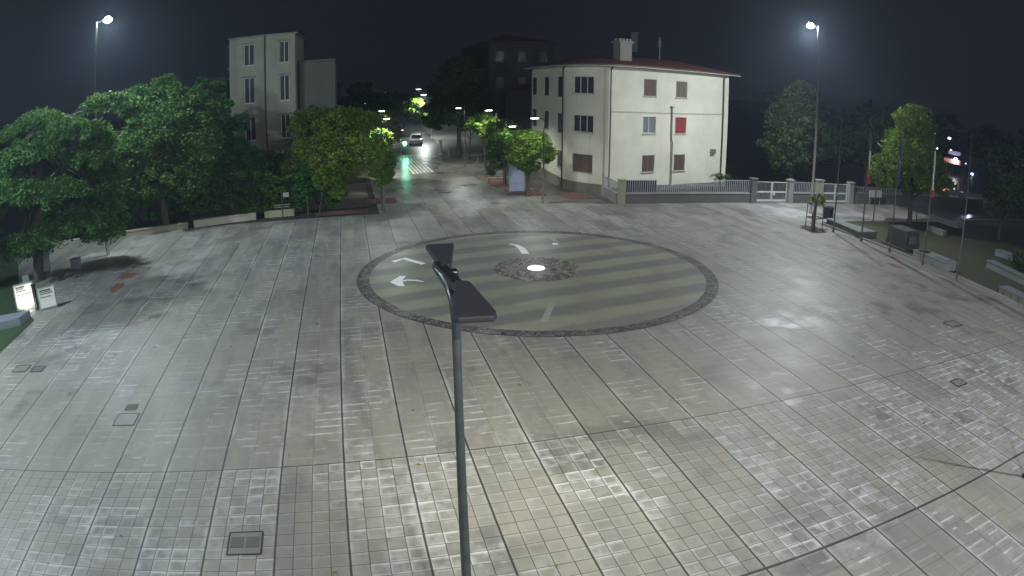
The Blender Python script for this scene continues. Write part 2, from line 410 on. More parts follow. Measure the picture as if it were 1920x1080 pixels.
def tag(o, label=None, cat=None, group=None, kind=None):
    if label: o['label'] = label
    if cat: o['category'] = cat
    if group: o['group'] = group
    if kind: o['kind'] = kind
    return o
def empty(name, label, cat, loc=(0, 0, 0), rz=0.0, group=None):
    o = bpy.data.objects.new(name, None); col.objects.link(o); o.location = loc; o.rotation_euler = (0, 0, rz)
    return tag(o, label, cat, group)
def copy_tree(o, parent=None):
    c = o.copy(); col.objects.link(c); c.parent = parent
    for ch in [x for x in bpy.data.objects if x.parent == o and x != c]: copy_tree(ch, c)
    return c
def sheet(name, poly, z, mat, label=None):
    m = MB(); m.face([(x, y, z) for x, y in poly]); return tag(m.build(name, mat), label, None, None, 'structure')
def light(name, loc, power, color, kind='SPOT', angle=150, blend=.6, size=.15, target=None, parent=None):
    ld = bpy.data.lights.new(name, kind); ld.energy = power; ld.color = color; ld.shadow_soft_size = size
    if kind == 'SPOT': ld.spot_size = R(angle); ld.spot_blend = blend
    o = bpy.data.objects.new(name, ld); col.objects.link(o); o.location = loc
    if target is not None:
        d = Vector(target) - Vector(loc); o.rotation_euler = d.to_track_quat('-Z', 'Y').to_euler()
    if parent: o.parent = parent
    return o
def circ(cx, cy, r, n=96, r2=None, a0=0.0): return [(cx + r * math.cos(2 * math.pi * k / n + a0), cy + (r2 or r) * math.sin(2 * math.pi * k / n + a0)) for k in range(n)]
def ring_mb(cx, cy, r1, r2, z, n=96):
    m = MB(); a = circ(cx, cy, r1, n); c = circ(cx, cy, r2, n)
    for k in range(n):
        q = (k + 1) % n; m.face([(*a[k], z), (*c[k], z), (*c[q], z), (*a[q], z)])
    return m

# ---------------------------------------------------------------- ground
sheet('ground', [(-500, -200), (600, -200), (600, 800), (-500, 800)], -.02, 'soil')
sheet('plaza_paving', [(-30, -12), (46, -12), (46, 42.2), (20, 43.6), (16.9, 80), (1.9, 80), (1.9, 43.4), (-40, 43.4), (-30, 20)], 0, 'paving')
sheet('side_road', [(46, 34.7), (160, 60), (160, 120), (46, 60)], 0, 'asphalt')
sheet('road', [(1.5, 80), (12.0, 80), (15, 130), (24, 260), (12, 260), (4.5, 130)], .0, 'asphalt')
sheet('side_pavement', [(12.0, 80), (22, 80), (30, 260), (24, 260), (15, 130)], .0, 'sidewalk')
sheet('garden_lawn', [(-15.4, 8), (-15.3, 26), (-17.6, 28.6), (-25.0, 41.8), (-70, 41.8), (-70, 8)], .03, 'lawn2')
sheet('park_lawn', [(30.75, 2), (30.75, 34.75), (75, 34.0), (75, 2)], .03, 'lawn')
sheet('street_verge', [(-12, 46.2), (1.4, 46.2), (1.4, 58), (-12, 58)], .02, 'brownpave')
sheet('house_verge', [(14.2, 44.2), (18.6, 43.3), (18.4, 46.9), (16.9, 50.6), (17.4, 66), (15.2, 66)], .008, 'sidewalk')
for i, (pl, lab) in enumerate([([(1.27, 46.9), (3.4, 47.1), (3.4, 49.5), (1.27, 49.5)], 0), ([(11.9, 48.6), (14.7, 47.0), (14.7, 50), (12.2, 51.0)], 0),
        ([(11.3, 58.5), (11.8, 51.4), (14.4, 53), (14.0, 58.5)], 0), ([(16.0, 45.6), (18.2, 45.2), (17.0, 48.5), (15.4, 48.0)], 0), ([(-2.4, 43.9), (1.2, 44.0), (1.2, 45.4), (-2.4, 45.2)], 0)]):
    sheet('mulch_bed', pl, .024, 'mulch')
# rust stains on the slabs
rng = random.Random(5)
def blob(cx, cy, rx, ry, n=22, a=0.0):
    P = []
    for k in range(n):
        t = 2 * math.pi * k / n; q = 1 + rng.uniform(-.25, .25); x = rx * q * math.cos(t); y = ry * q * math.sin(t)
        P.append((cx + x * math.cos(a) - y * math.sin(a), cy + x * math.sin(a) + y * math.cos(a)))
    return P
for x, y, rx, ry, lab in [(-12.1, 32.2, .55, .55, 'orange rust stain on the slabs near the printed info boards'), (-12.1, 30.3, .35, .8, 'second fainter rust streak just in front of the orange stain'), (28.0, 24.4, .35, .7, 'red brown rust stain on the slabs near the flagpoles')]:
    m = MB(); m.face([(*p_, .004) for p_ in blob(x, y, rx, ry)]); tag(m.build('rust_stain', 'rust'), None, None, None, 'structure')

# ---------------------------------------------------------------- mini roundabout
CX, CY = 8.29, 27.87
rb = empty('mini_roundabout', 'striped olive mini roundabout disc ringed with dark cobbles in the middle of the plaza', 'roundabout', (CX, CY, 0))
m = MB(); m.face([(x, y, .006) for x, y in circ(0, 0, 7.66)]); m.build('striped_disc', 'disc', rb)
m = ring_mb(0, 0, 7.66, 8.17, .010); m.build('cobble_ring', 'cobble_ring', rb)
m = MB(); a = circ(0, 0, 8.17); c = circ(0, 0, 8.23)
m = ring_mb(0, 0, 8.17, 8.21, .009); m.build('joint_ring', 'darksheet', rb)
m = MB(); m.face([(x, y, .011) for x, y in circ(.05, .25, 2.02, 64)]); m.build('cobble_centre', 'cobble_mid', rb)
m = MB(); m.ball((.0, .3, .012), (.42, .42, .10), 24, 8); m.build('white_centre_dome', 'dome', rb, smooth=True)
def strip(pts, wds, name, mat, z=.010):
    m = MB(); P = [Vector((x, y, 0)) for x, y in pts]; L = []; Rr = []
    for k, q in enumerate(P):
        d = (P[min(k + 1, len(P) - 1)] - P[max(k - 1, 0)]).normalized(); n = Vector((-d.y, d.x, 0)); wv = wds[k]
        L.append(q + n * wv / 2); Rr.append(q - n * wv / 2)
    for k in range(len(P) - 1): m.face([(L[k].x - CX, L[k].y - CY, z), (Rr[k].x - CX, Rr[k].y - CY, z), (Rr[k + 1].x - CX, Rr[k + 1].y - CY, z), (L[k + 1].x - CX, L[k + 1].y - CY, z)])
    return m.build(name, mat, rb)
# left pointing arrow: curved shaft and head
strip([(1.95, 27.60), (2.3, 27.72), (2.65, 27.60), (2.95, 27.30)], [.22, .19, .15, .08], 'arrow_shaft', 'white_mark')
m = MB()
for P_ in ([(1.52, 27.62), (2.02, 28.42), (2.30, 28.36), (2.06, 27.72)], [(1.52, 27.60), (2.06, 27.70), (2.10, 26.85), (1.84, 26.9)]):
    m.face([(x - CX, y - CY, .0112) for x, y in P_])
m.build('arrow_head', 'white_mark', rb)
strip([(1.90, 30.95), (2.50, 31.42), (3.32, 30.15)], [.32, .34, .28], 'chevron_marking', 'white_mark')
strip([(8.22, 33.05), (8.52, 32.65), (8.60, 31.9), (8.50, 30.85)], [.12, .28, .36, .38], 'curved_arrow_tail', 'white_mark')
strip([(10.88, 33.9), (10.75, 32.95)], [.26, .26], 'lane_dash', 'grey_mark')
strip([(10.62, 32.65), (10.55, 32.3)], [.30, .30], 'lane_dash', 'white_mark')
strip([(7.55, 23.35), (6.60, 21.35)], [.24, .26], 'worn_lane_dash', 'grey_mark')

# ---------------------------------------------------------------- manhole covers, gullies
def cover(x, y, wx, wy, label, filled=False, fw=.035):
    t = empty('manhole_cover', label, 'manhole cover', (x, y, 0))
    m = MB(); hx, hy = wx / 2, wy / 2; z = .014
    for a, b_ in (((-hx, -hy), (hx, -hy)), ((hx, hy), (-hx, hy))): m.box(((a[0] + b_[0]) / 2, a[1], z / 2), (wx, fw, z))
    for sx in (-1, 1): m.box((sx * hx, 0, z / 2 + .001), (fw, wy - fw, z))
    m.build('frame', 'iron', t)
    m = MB(); m.box((0, 0, .005), (wx - fw, wy - fw, .009)); m.build('lid', 'conc_dark' if filled else 'coverstone', t)
    return t
cover(-7.12, 16.24, .70, .72, 'square dark framed cover in the left slabs with a smaller dark hatch behind')
cover(-7.15, 17.02, .36, .34, 'small dark hatch just behind the left square cover', True, .05)
t = cover(-2.81, 10.52, .72, .74, 'large dark framed cover among the small setts at the lower left')
m = MB(); m.box((-.17, .02, .012), (.28, .34, .012)); m.box((.16, .02, .012), (.28, .34, .012)); m.build('plate', 'conc_dark', t)
cover(18.4, 11.85, .6, .45, 'steel cover in the pale setts at the lower right')
cover(-13.2, 20.4, .7, .6, 'square cover outlined in dark at the far left edge')
cover(-12.3, 20.3, .55, .5, 'dotted hatch right of the pale far left cover', True)
t = cover(23.4, 16.2, .8, .6, 'dark edged cover in the wet slabs before the park benches')

# ---------------------------------------------------------------- foreground twin lamp
PX, PY = 1.086, 6.81
tl = empty('twin_street_lamp', 'tall grey twin head lamp post in the foreground, heads splayed like a bow tie', 'street lamp', (PX, PY, 0))
m = MB(); m.tube([(0, 0, 0), (0, 0, 3), (0, 0, 5.0), (0, .01, 5.80), (.0, .07, 6.0), (-.005, .25, 6.11), (-.03, .60, 6.14), (-.065, 1.0, 6.16)], [.078, .064, .052, .055, .064, .072, .072, .06], 20); m.build('pole', 'pole', tl, smooth=True)
m = MB(); m.tube([(0, 0, 0), (0, 0, .25)], [.13, .12], 20); m.build('base_collar', 'pole', tl)
m = MB(); m.bar((.06, .0, 6.17), (-.055, .98, 6.19), .13, .10); m.box((.045, .56, 6.17), (.15, .16, .13)); m.build('cross_arm', 'darkmetal', tl, .015)
def head(name, poly, z0, z1):
    m = MB(); m.prism([(x - PX, y - PY) for x, y in poly], z0, z1); o = m.build(name, 'headmetal', tl, .02); return o
def XY(x, y): return (x * .9694 + y * .2455, -x * .2455 + y * .9694)
up = [XY(*q) for q in [(-1.17, 8.62), (-1.15, 8.66), (-.82, 8.74), (-.79, 8.72), (-.73, 7.72), (-.83, 7.55), (-.86, 7.62)]][::-1]
lo = [XY(*q) for q in [(-.63, 6.93), (-.49, 6.93), (-.45, 6.88), (-.15, 5.95), (-.14, 5.86), (-.165, 5.80), (-.50, 5.74), (-.56, 5.78)]]
head('lamp_head', up, 6.17, 6.24)
head('lamp_head', lo, 6.19, 6.26)
for P_, z in ((up, 6.165), (lo, 6.185)):
    cx = sum(p_[0] for p_ in P_) / len(P_); cy = sum(p_[1] for p_ in P_) / len(P_)
    m = MB(); m.prism([((cx + (x - cx) * .72) - PX, (cy + (y - cy) * .72) - PY) for x, y in P_], z - .012, z + .004); m.build('lamp_lens', 'lens_soft', tl)
light('twin_lamp_light', (.05, 1.75, 6.08), 2700, (1.0, .98, .80), 'SPOT', 150, 1.0, .18, (9, 13, 0), tl)
light('twin_lamp_light', (.16, -.5, 6.08), 60, (1.0, .98, .84), 'SPOT', 150, 1.0, .18, (-2, -5, 0), tl)

# ---------------------------------------------------------------- tall plaza lamps
def tall_lamp(x, y, h, arm, label, power, color=(.88, .93, 1.0), aim=(0, 0), rad=.09, ang=150):
    t = empty('tall_lamp_post', label, 'street lamp', (x, y, 0), 0, 'tall lamp posts round the plaza')
    m = MB(); m.tube([(0, 0, 0), (0, 0, h)], [rad * 1.2, rad * .75], 14); m.build('pole', 'polebrown', t, smooth=True)
    ax, ay = arm; L = math.hypot(ax, ay); dx, dy = ax / L, ay / L
    m = MB(); m.bar((0, 0, h - .1), (ax * .55, ay * .55, h + .05), .08, .08); m.build('arm', 'darkmetal', t)
    rz = math.atan2(dy, dx)
    m = MB(); m.box((ax * .8, ay * .8, h + .10), (L * .8, .42, .14), rz); m.build('lamp_head', 'darkmetal', t, .03)
    m = MB(); m.ball((ax * .8, ay * .8, h + .03), (.30, .30, .20), 16, 8); m.build('lamp_lens', 'lens', t, smooth=True)
    light('tall_lamp_light', (ax * .8, ay * .8, h - .16), power * .55, color, 'POINT', size=.22, parent=t)
    light('tall_lamp_light', (ax * .8, ay * .8, h - .16), power * .5, color, 'SPOT', ang, .6, .22, (aim[0], aim[1], -h), t)
    return t
tall_lamp(-15.39, 37.64, 14.15, (.87, .35), 'very tall pale lamp post above the trees at the left of the plaza', 8000, (.80, .95, 1.0), (6, -8))
tall_lamp(32.6, 38.1, 14.1, (-.57, .49), 'very tall pale lamp post above the dark trees right of the cream house', 14000, (.88, .95, 1.0), (-6, -4))
tall_lamp(-21.0, 18.5, 14.2, (.8, .1), 'tall lamp post standing on the lawn to the left of the plaza', 18000, (.72, .88, 1.0), (8, 3))
tall_lamp(25.0, -3.0, 14.2, (-.8, .1), 'tall lamp post at the near right corner of the plaza', 22000, (.80, .86, 1.0), (-9, 4))
tall_lamp(3.0, -9.0, 14.2, (.1, .8), 'tall lamp post at the near side of the plaza', 20000, (.96, .97, .92), (1, 9))

# ---------------------------------------------------------------- street lamps
def street_lamp(x, y, h, arm, label, power, mat='polebrown', lens='lens_soft', color=(.93, 1.0, .93), double=False):
    t = empty('street_lamp', label, 'street lamp', (x, y, 0), 0, 'low street lamps along the street')
    m = MB(); m.tube([(0, 0, 0), (0, 0, .6), (0, 0, .62), (0, 0, h)], [.085, .08, .06, .045], 12); m.build('pole', mat, t, smooth=True)
    for k, (ax, ay) in enumerate([arm] + ([(-arm[0], -arm[1])] if double else [])):
        L = math.hypot(ax, ay); rz = math.atan2(ay, ax)
        m = MB(); m.bar((0, 0, h - .03), (ax * .4, ay * .4, h + .04), .05, .05); m.build('arm', 'darkmetal', t)
        m = MB(); m.box((ax * .72, ay * .72, h + .09), (L * .62, .30, .07), rz); m.build('lamp_head', 'darkmetal', t, .015)
        m = MB(); m.box((ax * .72, ay * .72, h + .035), (L * .52, .24, .04), rz); m.build('lamp_lens', lens, t)
        if power: light('street_lamp_light', (ax * .72, ay * .72, h - .02), power, color, 'SPOT', 165, .5, .12, (ax * .72, ay * .72, -5), t)
    return t
street_lamp(13.47, 44.28, 6.0, (-.95, -.1), 'slim brown street lamp beside the round tree at the street corner', 700)
street_lamp(2.27, 43.85, 6.2, (.5, .7), 'slim street lamp rising out of the narrow green tree left of the street', 800, double=False)
street_lamp(12.9, 56.5, 6.1, (-1.0, -.1), 'second street lamp along the right side, above a glowing green tree', 900)
street_lamp(13.6, 51.2, 5.0, (-.9, -.1), 'short street lamp half hidden behind the round corner tree', 260)
street_lamp(11.8, 66.0, 6.0, (-.9, 0), 'third street lamp on the right, behind the lit tree crowns', 800)
street_lamp(2.6, 62.0, 6.1, (.9, .1), 'street lamp by the yellowing tree left of the street', 1800, color=(1.0, .97, .85))
street_lamp(6.25, 79.1, 3.1, (.45, 0), 'short thin lamp post at the end of the painted reflection stripes', 60, lens='lens_low')
street_lamp(13.4, 105.5, 6.9, (-1.6, 0), 'distant street lamp over the bright tree tops, nearest of the far ones', 6000)
street_lamp(15.5, 131, 7.7, (-1.8, 0), 'most distant and highest street lamp down the street', 1500)
street_lamp(8.9, 138, 7.3, (-1.2, 0), 'small distant street lamp left of the far street tree', 1200, lens='lens_low')
street_lamp(2.2, 96, 6.1, (1.0, 0), 'street lamp lighting the parked cars from the left kerb', 3500)

# ---------------------------------------------------------------- walls with openings
def wall_path(path, z0, z1, holes, depth=.16, closed=False):
    """vertical wall along a plan polyline; holes = (s0, s1, za, zb) in metres along it; returns MB with reveals and a point function"""
    P = [Vector((x, y, 0)) for x, y in path]; S_ = [0.0]
    for a, b_ in zip(P, P[1:]): S_.append(S_[-1] + (b_ - a).length)
    def at(s, inset=0.0):
        k = max(i for i in range(len(P) - 1) if S_[i] <= s + 1e-6) if s > 0 else 0
        d = (P[k + 1] - P[k]).normalized(); q = P[k] + d * (s - S_[k]); n = Vector((-d.y, d.x, 0))
        return q + n * inset
    ss = sorted(set([round(x, 4) for x in S_] + [round(x, 4) for h in holes for x in h[:2]])); zs = sorted(set([z0, z1] + [x for h in holes for x in h[2:]]))
    m = MB()
    for s0, s1 in zip(ss, ss[1:]):
        if s1 - s0 < 1e-3: continue
        for a, b_ in zip(zs, zs[1:]):
            sm, zm = (s0 + s1) / 2, (a + b_) / 2
            if any(h[0] < sm < h[1] and h[2] < zm < h[3] for h in holes): continue
            p, q = at(s0), at(s1); m.face([(p.x, p.y, a), (q.x, q.y, a), (q.x, q.y, b_), (p.x, p.y, b_)])
    for h in holes:
        p, q, pi, qi = at(h[0]), at(h[1]), at(h[0], depth), at(h[1], depth)
        m.face([(p.x, p.y, h[2]), (pi.x, pi.y, h[2]), (pi.x, pi.y, h[3]), (p.x, p.y, h[3])]); m.face([(q.x, q.y, h[2]), (qi.x, qi.y, h[2]), (qi.x, qi.y, h[3]), (q.x, q.y, h[3])])
        for z in h[2:]: m.face([(p.x, p.y, z), (q.x, q.y, z), (qi.x, qi.y, z), (pi.x, pi.y, z)])
    return m, at
def window(parent, at, h, fill='glass', mull=1, frame='winwhite', depth=.12, sill=None, fillfrac=1.0, hood=None, depth2=None):
    s0, s1, z0, z1 = h; p, q = at(s0, depth), at(s1, depth); d = (q - p).normalized(); L = (q - p).length; n = Vector((-d.y, d.x, 0)); rz = math.atan2(d.y, d.x)
    def bx(m, a, b_, za, zb, t, off=0.0):
        c = p + d * ((a + b_) / 2) + n * off; m.box((c.x, c.y, (za + zb) / 2), (b_ - a, t, zb - za), rz)
    f = MB(); fw = .06
    bx(f, 0, L, z0, z0 + fw, .05); bx(f, 0, L, z1 - fw, z1, .05); bx(f, 0, fw, z0 + fw, z1 - fw, .048); bx(f, L - fw, L, z0 + fw, z1 - fw, .048)
    for k in range(mull): x = L * (k + 1) / (mull + 1); bx(f, x - .035, x + .035, z0 + fw, z1 - fw, .046)
    fo = f.build('window', frame, parent)
    g_ = MB(); bx(g_, fw * .5, L - fw * .5, z0 + fw * .5, z1 - fw * .5, .015, .02)
    g_.build('pane', 'glass' if fillfrac < 1 or fill.startswith('shut') or fill == 'darkshut' else fill, fo)
    if fill.startswith('shut') or fill == 'darkshut':
        g_ = MB(); zb = z1 - (z1 - z0) * fillfrac; k = zb
        while k < z1 - .01: bx(g_, .02, L - .02, k, min(k + .05, z1) - .006, .014, -.05); k += .055
        g_.build('shutter', fill, fo)
    if sill:
        g_ = MB(); c = (at(s0, -.04) + at(s1, -.04)) / 2; g_.box((c.x, c.y, z0 - .035), (L + .16, .16, .06), rz); g_.build('sill', sill, fo)
    if hood:
        g_ = MB(); c = (at(s0, -.05) + at(s1, -.05)) / 2; g_.box((c.x, c.y, z1 + .12), (L + .36, .18, .10), rz); g_.box((c.x, c.y, z1 + .045), (L + .18, .10, .05), rz); g_.build('lintel', hood, fo)
    return fo

# cream three storey house with a rounded corner
hs = empty('cream_house', 'cream three storey house with rounded corner, red tiled hip roof and railing fence in front', 'house')
arc = []
for k in range(9):
    t = k / 8; a, b_, c = Vector((17.10, 50.8)), Vector((17.15, 48.9)), Vector((19.12, 47.2)); q = a * (1 - t) ** 2 + b_ * 2 * t * (1 - t) + c * t * t; arc.append((q.x, q.y))
path = [(17.7, 62.4)] + arc + [(19.16, 47.45), (19.52, 47.14), (32.13, 49.93), (31.2, 60.5)]
Ls = [0.0]
for a, b_ in zip(path, path[1:]): Ls.append(Ls[-1] + math.hypot(b_[0] - a[0], b_[1] - a[1]))
sArc0, sArc1, sF, sE = Ls[1], Ls[9], Ls[11], Ls[12]
holes = []; wins = []
for z0, z1 in ((7.45, 9.10), (4.48, 6.05), (1.62, 2.96)):
    for j, (a, b_) in enumerate(((.75, 2.2), (5.4, 6.8), (9.9, 11.1))):
        holes.append((a, b_, z0, z1)); wins.append(('L', len(holes) - 1, j, z0))
al = sArc1 - sArc0
for z0, z1 in ((7.75, 9.14), (4.72, 6.08), (1.55, 3.0)):
    holes.append((sArc0 + al * .33, sArc0 + al * .80, z0, z1)); wins.append(('B', len(holes) - 1, 0, z0))
for z1, hh in ((9.10, 1.35), (6.07, 1.35), (2.95, 1.35)):
    for j, (a, b_) in enumerate(((3.36, 4.64), (6.73, 7.95))):
        holes.append((sF + a, sF + b_, z1 - hh, z1)); wins.append(('F', len(holes) - 1, j, z1))
m, at = wall_path(path, .02, 9.95, holes)
m.build('wall', 'cream', hs)
for kind, i, j, zz in wins:
    h = holes[i]
    if kind == 'L': window(hs, at, h, 'darkshut' if zz > 2 else 'shutter', 1, 'shutter' , .05, 'trim')
    elif kind == 'B':
        if zz < 2: window(hs, at, h, 'shutter', 2, 'winwhite', .13, 'trim')
        else: window(hs, at, h, 'glass', 2, 'winwhite', .13, 'trim')
    else:
        fill = {(9.10, 0): 'shutter', (9.10, 1): 'shutter_grey', (6.07, 0): 'glass2', (6.07, 1): 'shutter_red', (2.95, 0): 'shutter', (2.95, 1): 'shutter'}[(zz, j)]
        window(hs, at, h, fill, 1, 'winwhite' if fill == 'glass2' else 'trim', .12, 'trim')
pm = MB()
pp = path[:10]
n_ = len(pp)
for k in range(n_ - 1):
    a = Vector((*pp[k], 0)); b_ = Vector((*pp[k + 1], 0)); d = (b_ - a).normalized(); n = Vector((-d.y, d.x, 0)) * -.05
    pm.face([(a.x + n.x, a.y + n.y, 0), (b_.x + n.x, b_.y + n.y, 0), (b_.x + n.x, b_.y + n.y, .76), (a.x + n.x, a.y + n.y, .76)])
    pm.face([(a.x + n.x, a.y + n.y, .76), (b_.x + n.x, b_.y + n.y, .76), (b_.x - n.x, b_.y - n.y, .76), (a.x - n.x, a.y - n.y, .76)])
pm.build('plinth', 'plinth', hs)
pm = MB()
for k in range(10, 12):
    a = Vector((*path[k], 0)); b_ = Vector((*path[k + 1], 0)); d = (b_ - a).normalized(); n = Vector((-d.y, d.x, 0)) * -.04
    pm.face([(a.x + n.x, a.y + n.y, 0), (b_.x + n.x, b_.y + n.y, 0), (b_.x + n.x, b_.y + n.y, .45), (a.x + n.x, a.y + n.y, .45)])
pm.build('base_course', 'plinth', hs)
# eaves slab following the plan, then hip roof
ep = []
for k, q in enumerate(path):
    a = Vector((*path[max(k - 1, 0)], 0)); b_ = Vector((*path[min(k + 1, len(path) - 1)], 0)); d = (b_ - a).normalized(); n = Vector((-d.y, d.x, 0)) * -.65
    if k == 10: continue
    if k == 0: n += Vector((0, .6, 0))
    if k == 12: n = Vector((.95, -.45, 0))
    if k == 13: n = Vector((.9, .6, 0))
    ep.append((q[0] + n.x, q[1] + n.y))
m = MB(); m.prism(ep, 9.95, 10.10); m.build('eaves', 'trim', hs)
m = MB(); out = [(x, y, 10.10) for x, y in ep]; cx, cy = 24.8, 55.5
inn = [(cx + (x - cx) * .5, cy + (y - cy) * .25, 11.05) for x, y in ep]
for k in range(len(out)):
    q = (k + 1) % len(out); m.face([out[k], out[q], inn[q], inn[k]])
m.face(inn); m.build('roof', 'rooftile', hs)
m = MB()
for k in range(len(ep) - 1): m.bar((*ep[k], 10.06), (*ep[k + 1], 10.06), .10, .09)
m.build('gutter', 'polebrown', hs)
for x, y, top, dx in ((19.60, 47.06, 9.85, 0), (31.45, 49.70, 9.85, 0), (17.02, 50.9, 9.9, 0), (17.62, 62.2, 9.9, 0)):
    m = MB(); m.tube([(x, y - .06, .05), (x, y - .06, top - .25), (x - .0, y - .32, top), (x, y - .5, 9.98)], .055, 8); m.build('drainpipe', 'pipe', hs)
fx, fy = 19.52 + 6.30 * .9764, 47.14 + 6.30 * .216 - .1
m = MB(); m.tube([(fx + .12, fy, .5), (fx + .12, fy, 3.9), (fx + .02, fy, 4.3), (fx, fy, 6.9)], .06, 8); m.box((fx + .02, fy, 6.93), (.3, .16, .10)); m.build('flue_pipe', 'flue', hs)
ch = MB(); ch.box((22.1, 50.6, 11.15), (1.15, 1.0, 1.9), .2); cho = ch.build('chimney', 'cream3', hs)
ch = MB(); ch.box((22.1, 50.6, 12.16), (1.42, 1.25, .16), .2)
for k in range(4): ch.box((22.1 + (-.5 + k * .333) * .98, 50.6 + (-.5 + k * .333) * .2 - .45, 12.33), (.2, .2, .22), .2); ch.box((22.1 + (-.5 + k * .333) * .98, 50.6 + (-.5 + k * .333) * .2 + .45, 12.33), (.2, .2, .22), .2)
ch.build('chimney_cap', 'cream3', cho)
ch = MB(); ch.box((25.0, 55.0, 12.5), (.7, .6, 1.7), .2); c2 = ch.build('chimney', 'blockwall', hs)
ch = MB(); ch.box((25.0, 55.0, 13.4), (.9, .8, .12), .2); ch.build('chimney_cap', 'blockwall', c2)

m = MB(); m.tube([(27.5, 54.5, 10.8), (27.5, 54.5, 13.2)], .025, 6)
for k in range(5): m.box((27.5, 54.5, 12.3 + k * .18), (.9 - k * .12, .02, .02), .5)
m.build('aerial', 'rail', hs)
m = MB(); m.tube([(19.7, 47.1, 6.45), (25.0, 48.25, 6.38), (31.5, 49.68, 6.47)], .014, 5); m.build('wall_cable', 'pipe', hs)
m = MB(); m.box((30.4, 49.42, 3.2), (.5, .28, .4), .216); m.build('air_unit', 'flue', hs)
# tall old villa behind the trees on the left
vl = empty('tall_villa', 'tall pale four storey villa with hooded windows rising behind the trees on the left', 'villa')
vp = [(-11.1, 62.0), (-10.45, 58.6), (-7.11, 58.0), (-4.46, 58.0), (-4.2, 66.0)]
vh = []; vw = []
Lv = [0.0]
for a, b_ in zip(vp, vp[1:]): Lv.append(Lv[-1] + math.hypot(b_[0] - a[0], b_[1] - a[1]))
for z0, z1 in ((11.1, 13.0), (7.75, 10.0), (4.45, 6.55)):
    vh.append((Lv[1] + 1.35, Lv[1] + 2.35, z0, z1)); vh.append((Lv[2] + 1.28, Lv[2] + 2.12, z0, z1))
    vh.append((1.2, 2.2, z0, z1))
vh.append((Lv[2] + 1.2, Lv[2] + 2.2, .3, 2.9))
m, vat = wall_path(vp, 0, 13.6, vh, .22)
m.build('wall', 'cream2', vl)
for k, h in enumerate(vh): window(vl, vat, h, 'darkpane', 1, 'winwhite', .16, 'trim', hood='cream3')
m = MB()
for (x0, y0), (x1, y1) in zip(vp[1:3], vp[2:4]): m.bar((x0, y0 - .05, 3.55), (x1, y1 - .05, 3.55), .18, .18); m.bar((x0, y0 - .04, 2.95), (x1, y1 - .04, 2.95), .12, .10)
m.build('string_course', 'cream3', vl)
m = MB(); m.box((-5.6, 57.35, 4.15), (2.6, 1.3, .14)); m.box((-5.6, 57.7, 3.9), (2.3, .5, .3)); bl = m.build('balcony', 'cream3', vl)
m = MB(); m.bar((-6.9, 56.75, 4.95), (-4.3, 56.75, 4.95), .05, .05)
for k in range(14): m.tube([(-6.9 + k * .2, 56.75, 4.2), (-6.9 + k * .2, 56.75, 4.95)], .012, 4)
m.build('railing', 'darkmetal', bl)
m = MB(); m.box((-4.65, 56.8, 2.0), (.42, .42, 4.0)); m.box((-4.65, 56.8, 2.5), (.56, .56, .12)); m.build('porch_pillar', 'whitewall', vl)
m = MB(); m.tube([(-7.13, 57.9, .1), (-7.13, 57.9, 13.6)], .06, 8); m.build('drainpipe', 'pipe', vl)
m = MB(); m.prism([(-11.4, 62.3), (-10.6, 58.35), (-7.15, 57.75), (-4.25, 57.75), (-4.0, 66.4)], 13.6, 13.72); m.build('cornice', 'cream3', vl)
m = MB(); o_ = [(-11.5, 62.3), (-10.8, 58.2), (-7.2, 57.6), (-4.0, 57.6), (-3.9, 66.3), (-11.5, 66.3)]
for k in range(6):
    a = o_[k]; b_ = o_[(k + 1) % 6]; m.face([(*a, 13.72), (*b_, 13.72), (-7.5, 62.2, 13.9)])
m.build('roof', 'rooftile', vl)
m = MB(); m.box((-2.6, 63.5, 5.6), (3.2, 8, 11.2)); m.build('rear_wing', 'annex', vl)
m = MB(); m.face([(-4.3, 59.2, 11.2), (-.9, 59.2, 10.9), (-.9, 67.6, 10.9), (-4.3, 67.6, 11.2)]); m.build('wing_roof', 'rooftile', vl)

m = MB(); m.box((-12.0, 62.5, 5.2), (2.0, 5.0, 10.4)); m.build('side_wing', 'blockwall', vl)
# dark blocks further down the street
def block(name, label, x0, y0, wx, wy, h, mat, rows, cols, sill=True, rz=0.0):
    t = empty(name, label, 'building', (x0, y0, 0), rz)
    hl = []; fh = h / rows
    for r_ in range(rows):
        for c in range(cols):
            a = wx * (c + .5) / cols; hl.append((a - .55, a + .55, fh * r_ + 1.0, fh * r_ + 2.4))
    n0 = len(hl)
    for r_ in range(rows):
        for c in range(max(2, int(wy / 4))):
            k = max(2, int(wy / 4)); a = wx + wy * (c + .5) / k; hl.append((a - .55, a + .55, fh * r_ + 1.0, fh * r_ + 2.4))
    m, at_ = wall_path([(0, 0), (wx, 0), (wx, wy), (0, wy), (0, 0)], 0, h, hl); m.build('wall', mat, t)
    for hh in hl: window(t, at_, hh, 'darkshut', 1, 'darkshut', .1)
    m = MB(); m.prism([(-.5, -.5), (wx + .5, -.5), (wx + .5, wy + .5), (-.5, wy + .5)], h, h + .3)
    m.build('cornice', mat, t)
    m = MB()
    for q in range(4):
        P_ = [(-.5, -.5), (wx + .5, -.5), (wx + .5, wy + .5), (-.5, wy + .5)]; m.face([(*P_[q], h + .3), (*P_[(q + 1) % 4], h + .3), (wx / 2, wy / 2, h + 2.0)])
    m.build('roof', 'rooftile', t)
    return t
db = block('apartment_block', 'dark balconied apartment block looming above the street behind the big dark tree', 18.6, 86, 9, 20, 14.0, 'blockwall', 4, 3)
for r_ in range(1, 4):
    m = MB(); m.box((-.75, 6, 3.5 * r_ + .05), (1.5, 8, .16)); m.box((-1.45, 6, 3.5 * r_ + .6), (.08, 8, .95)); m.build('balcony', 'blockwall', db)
block('low_house', 'low dark two storey house just left of the cream house', 19.3, 68, 10, 12, 7.4, 'blockwall', 2, 3)
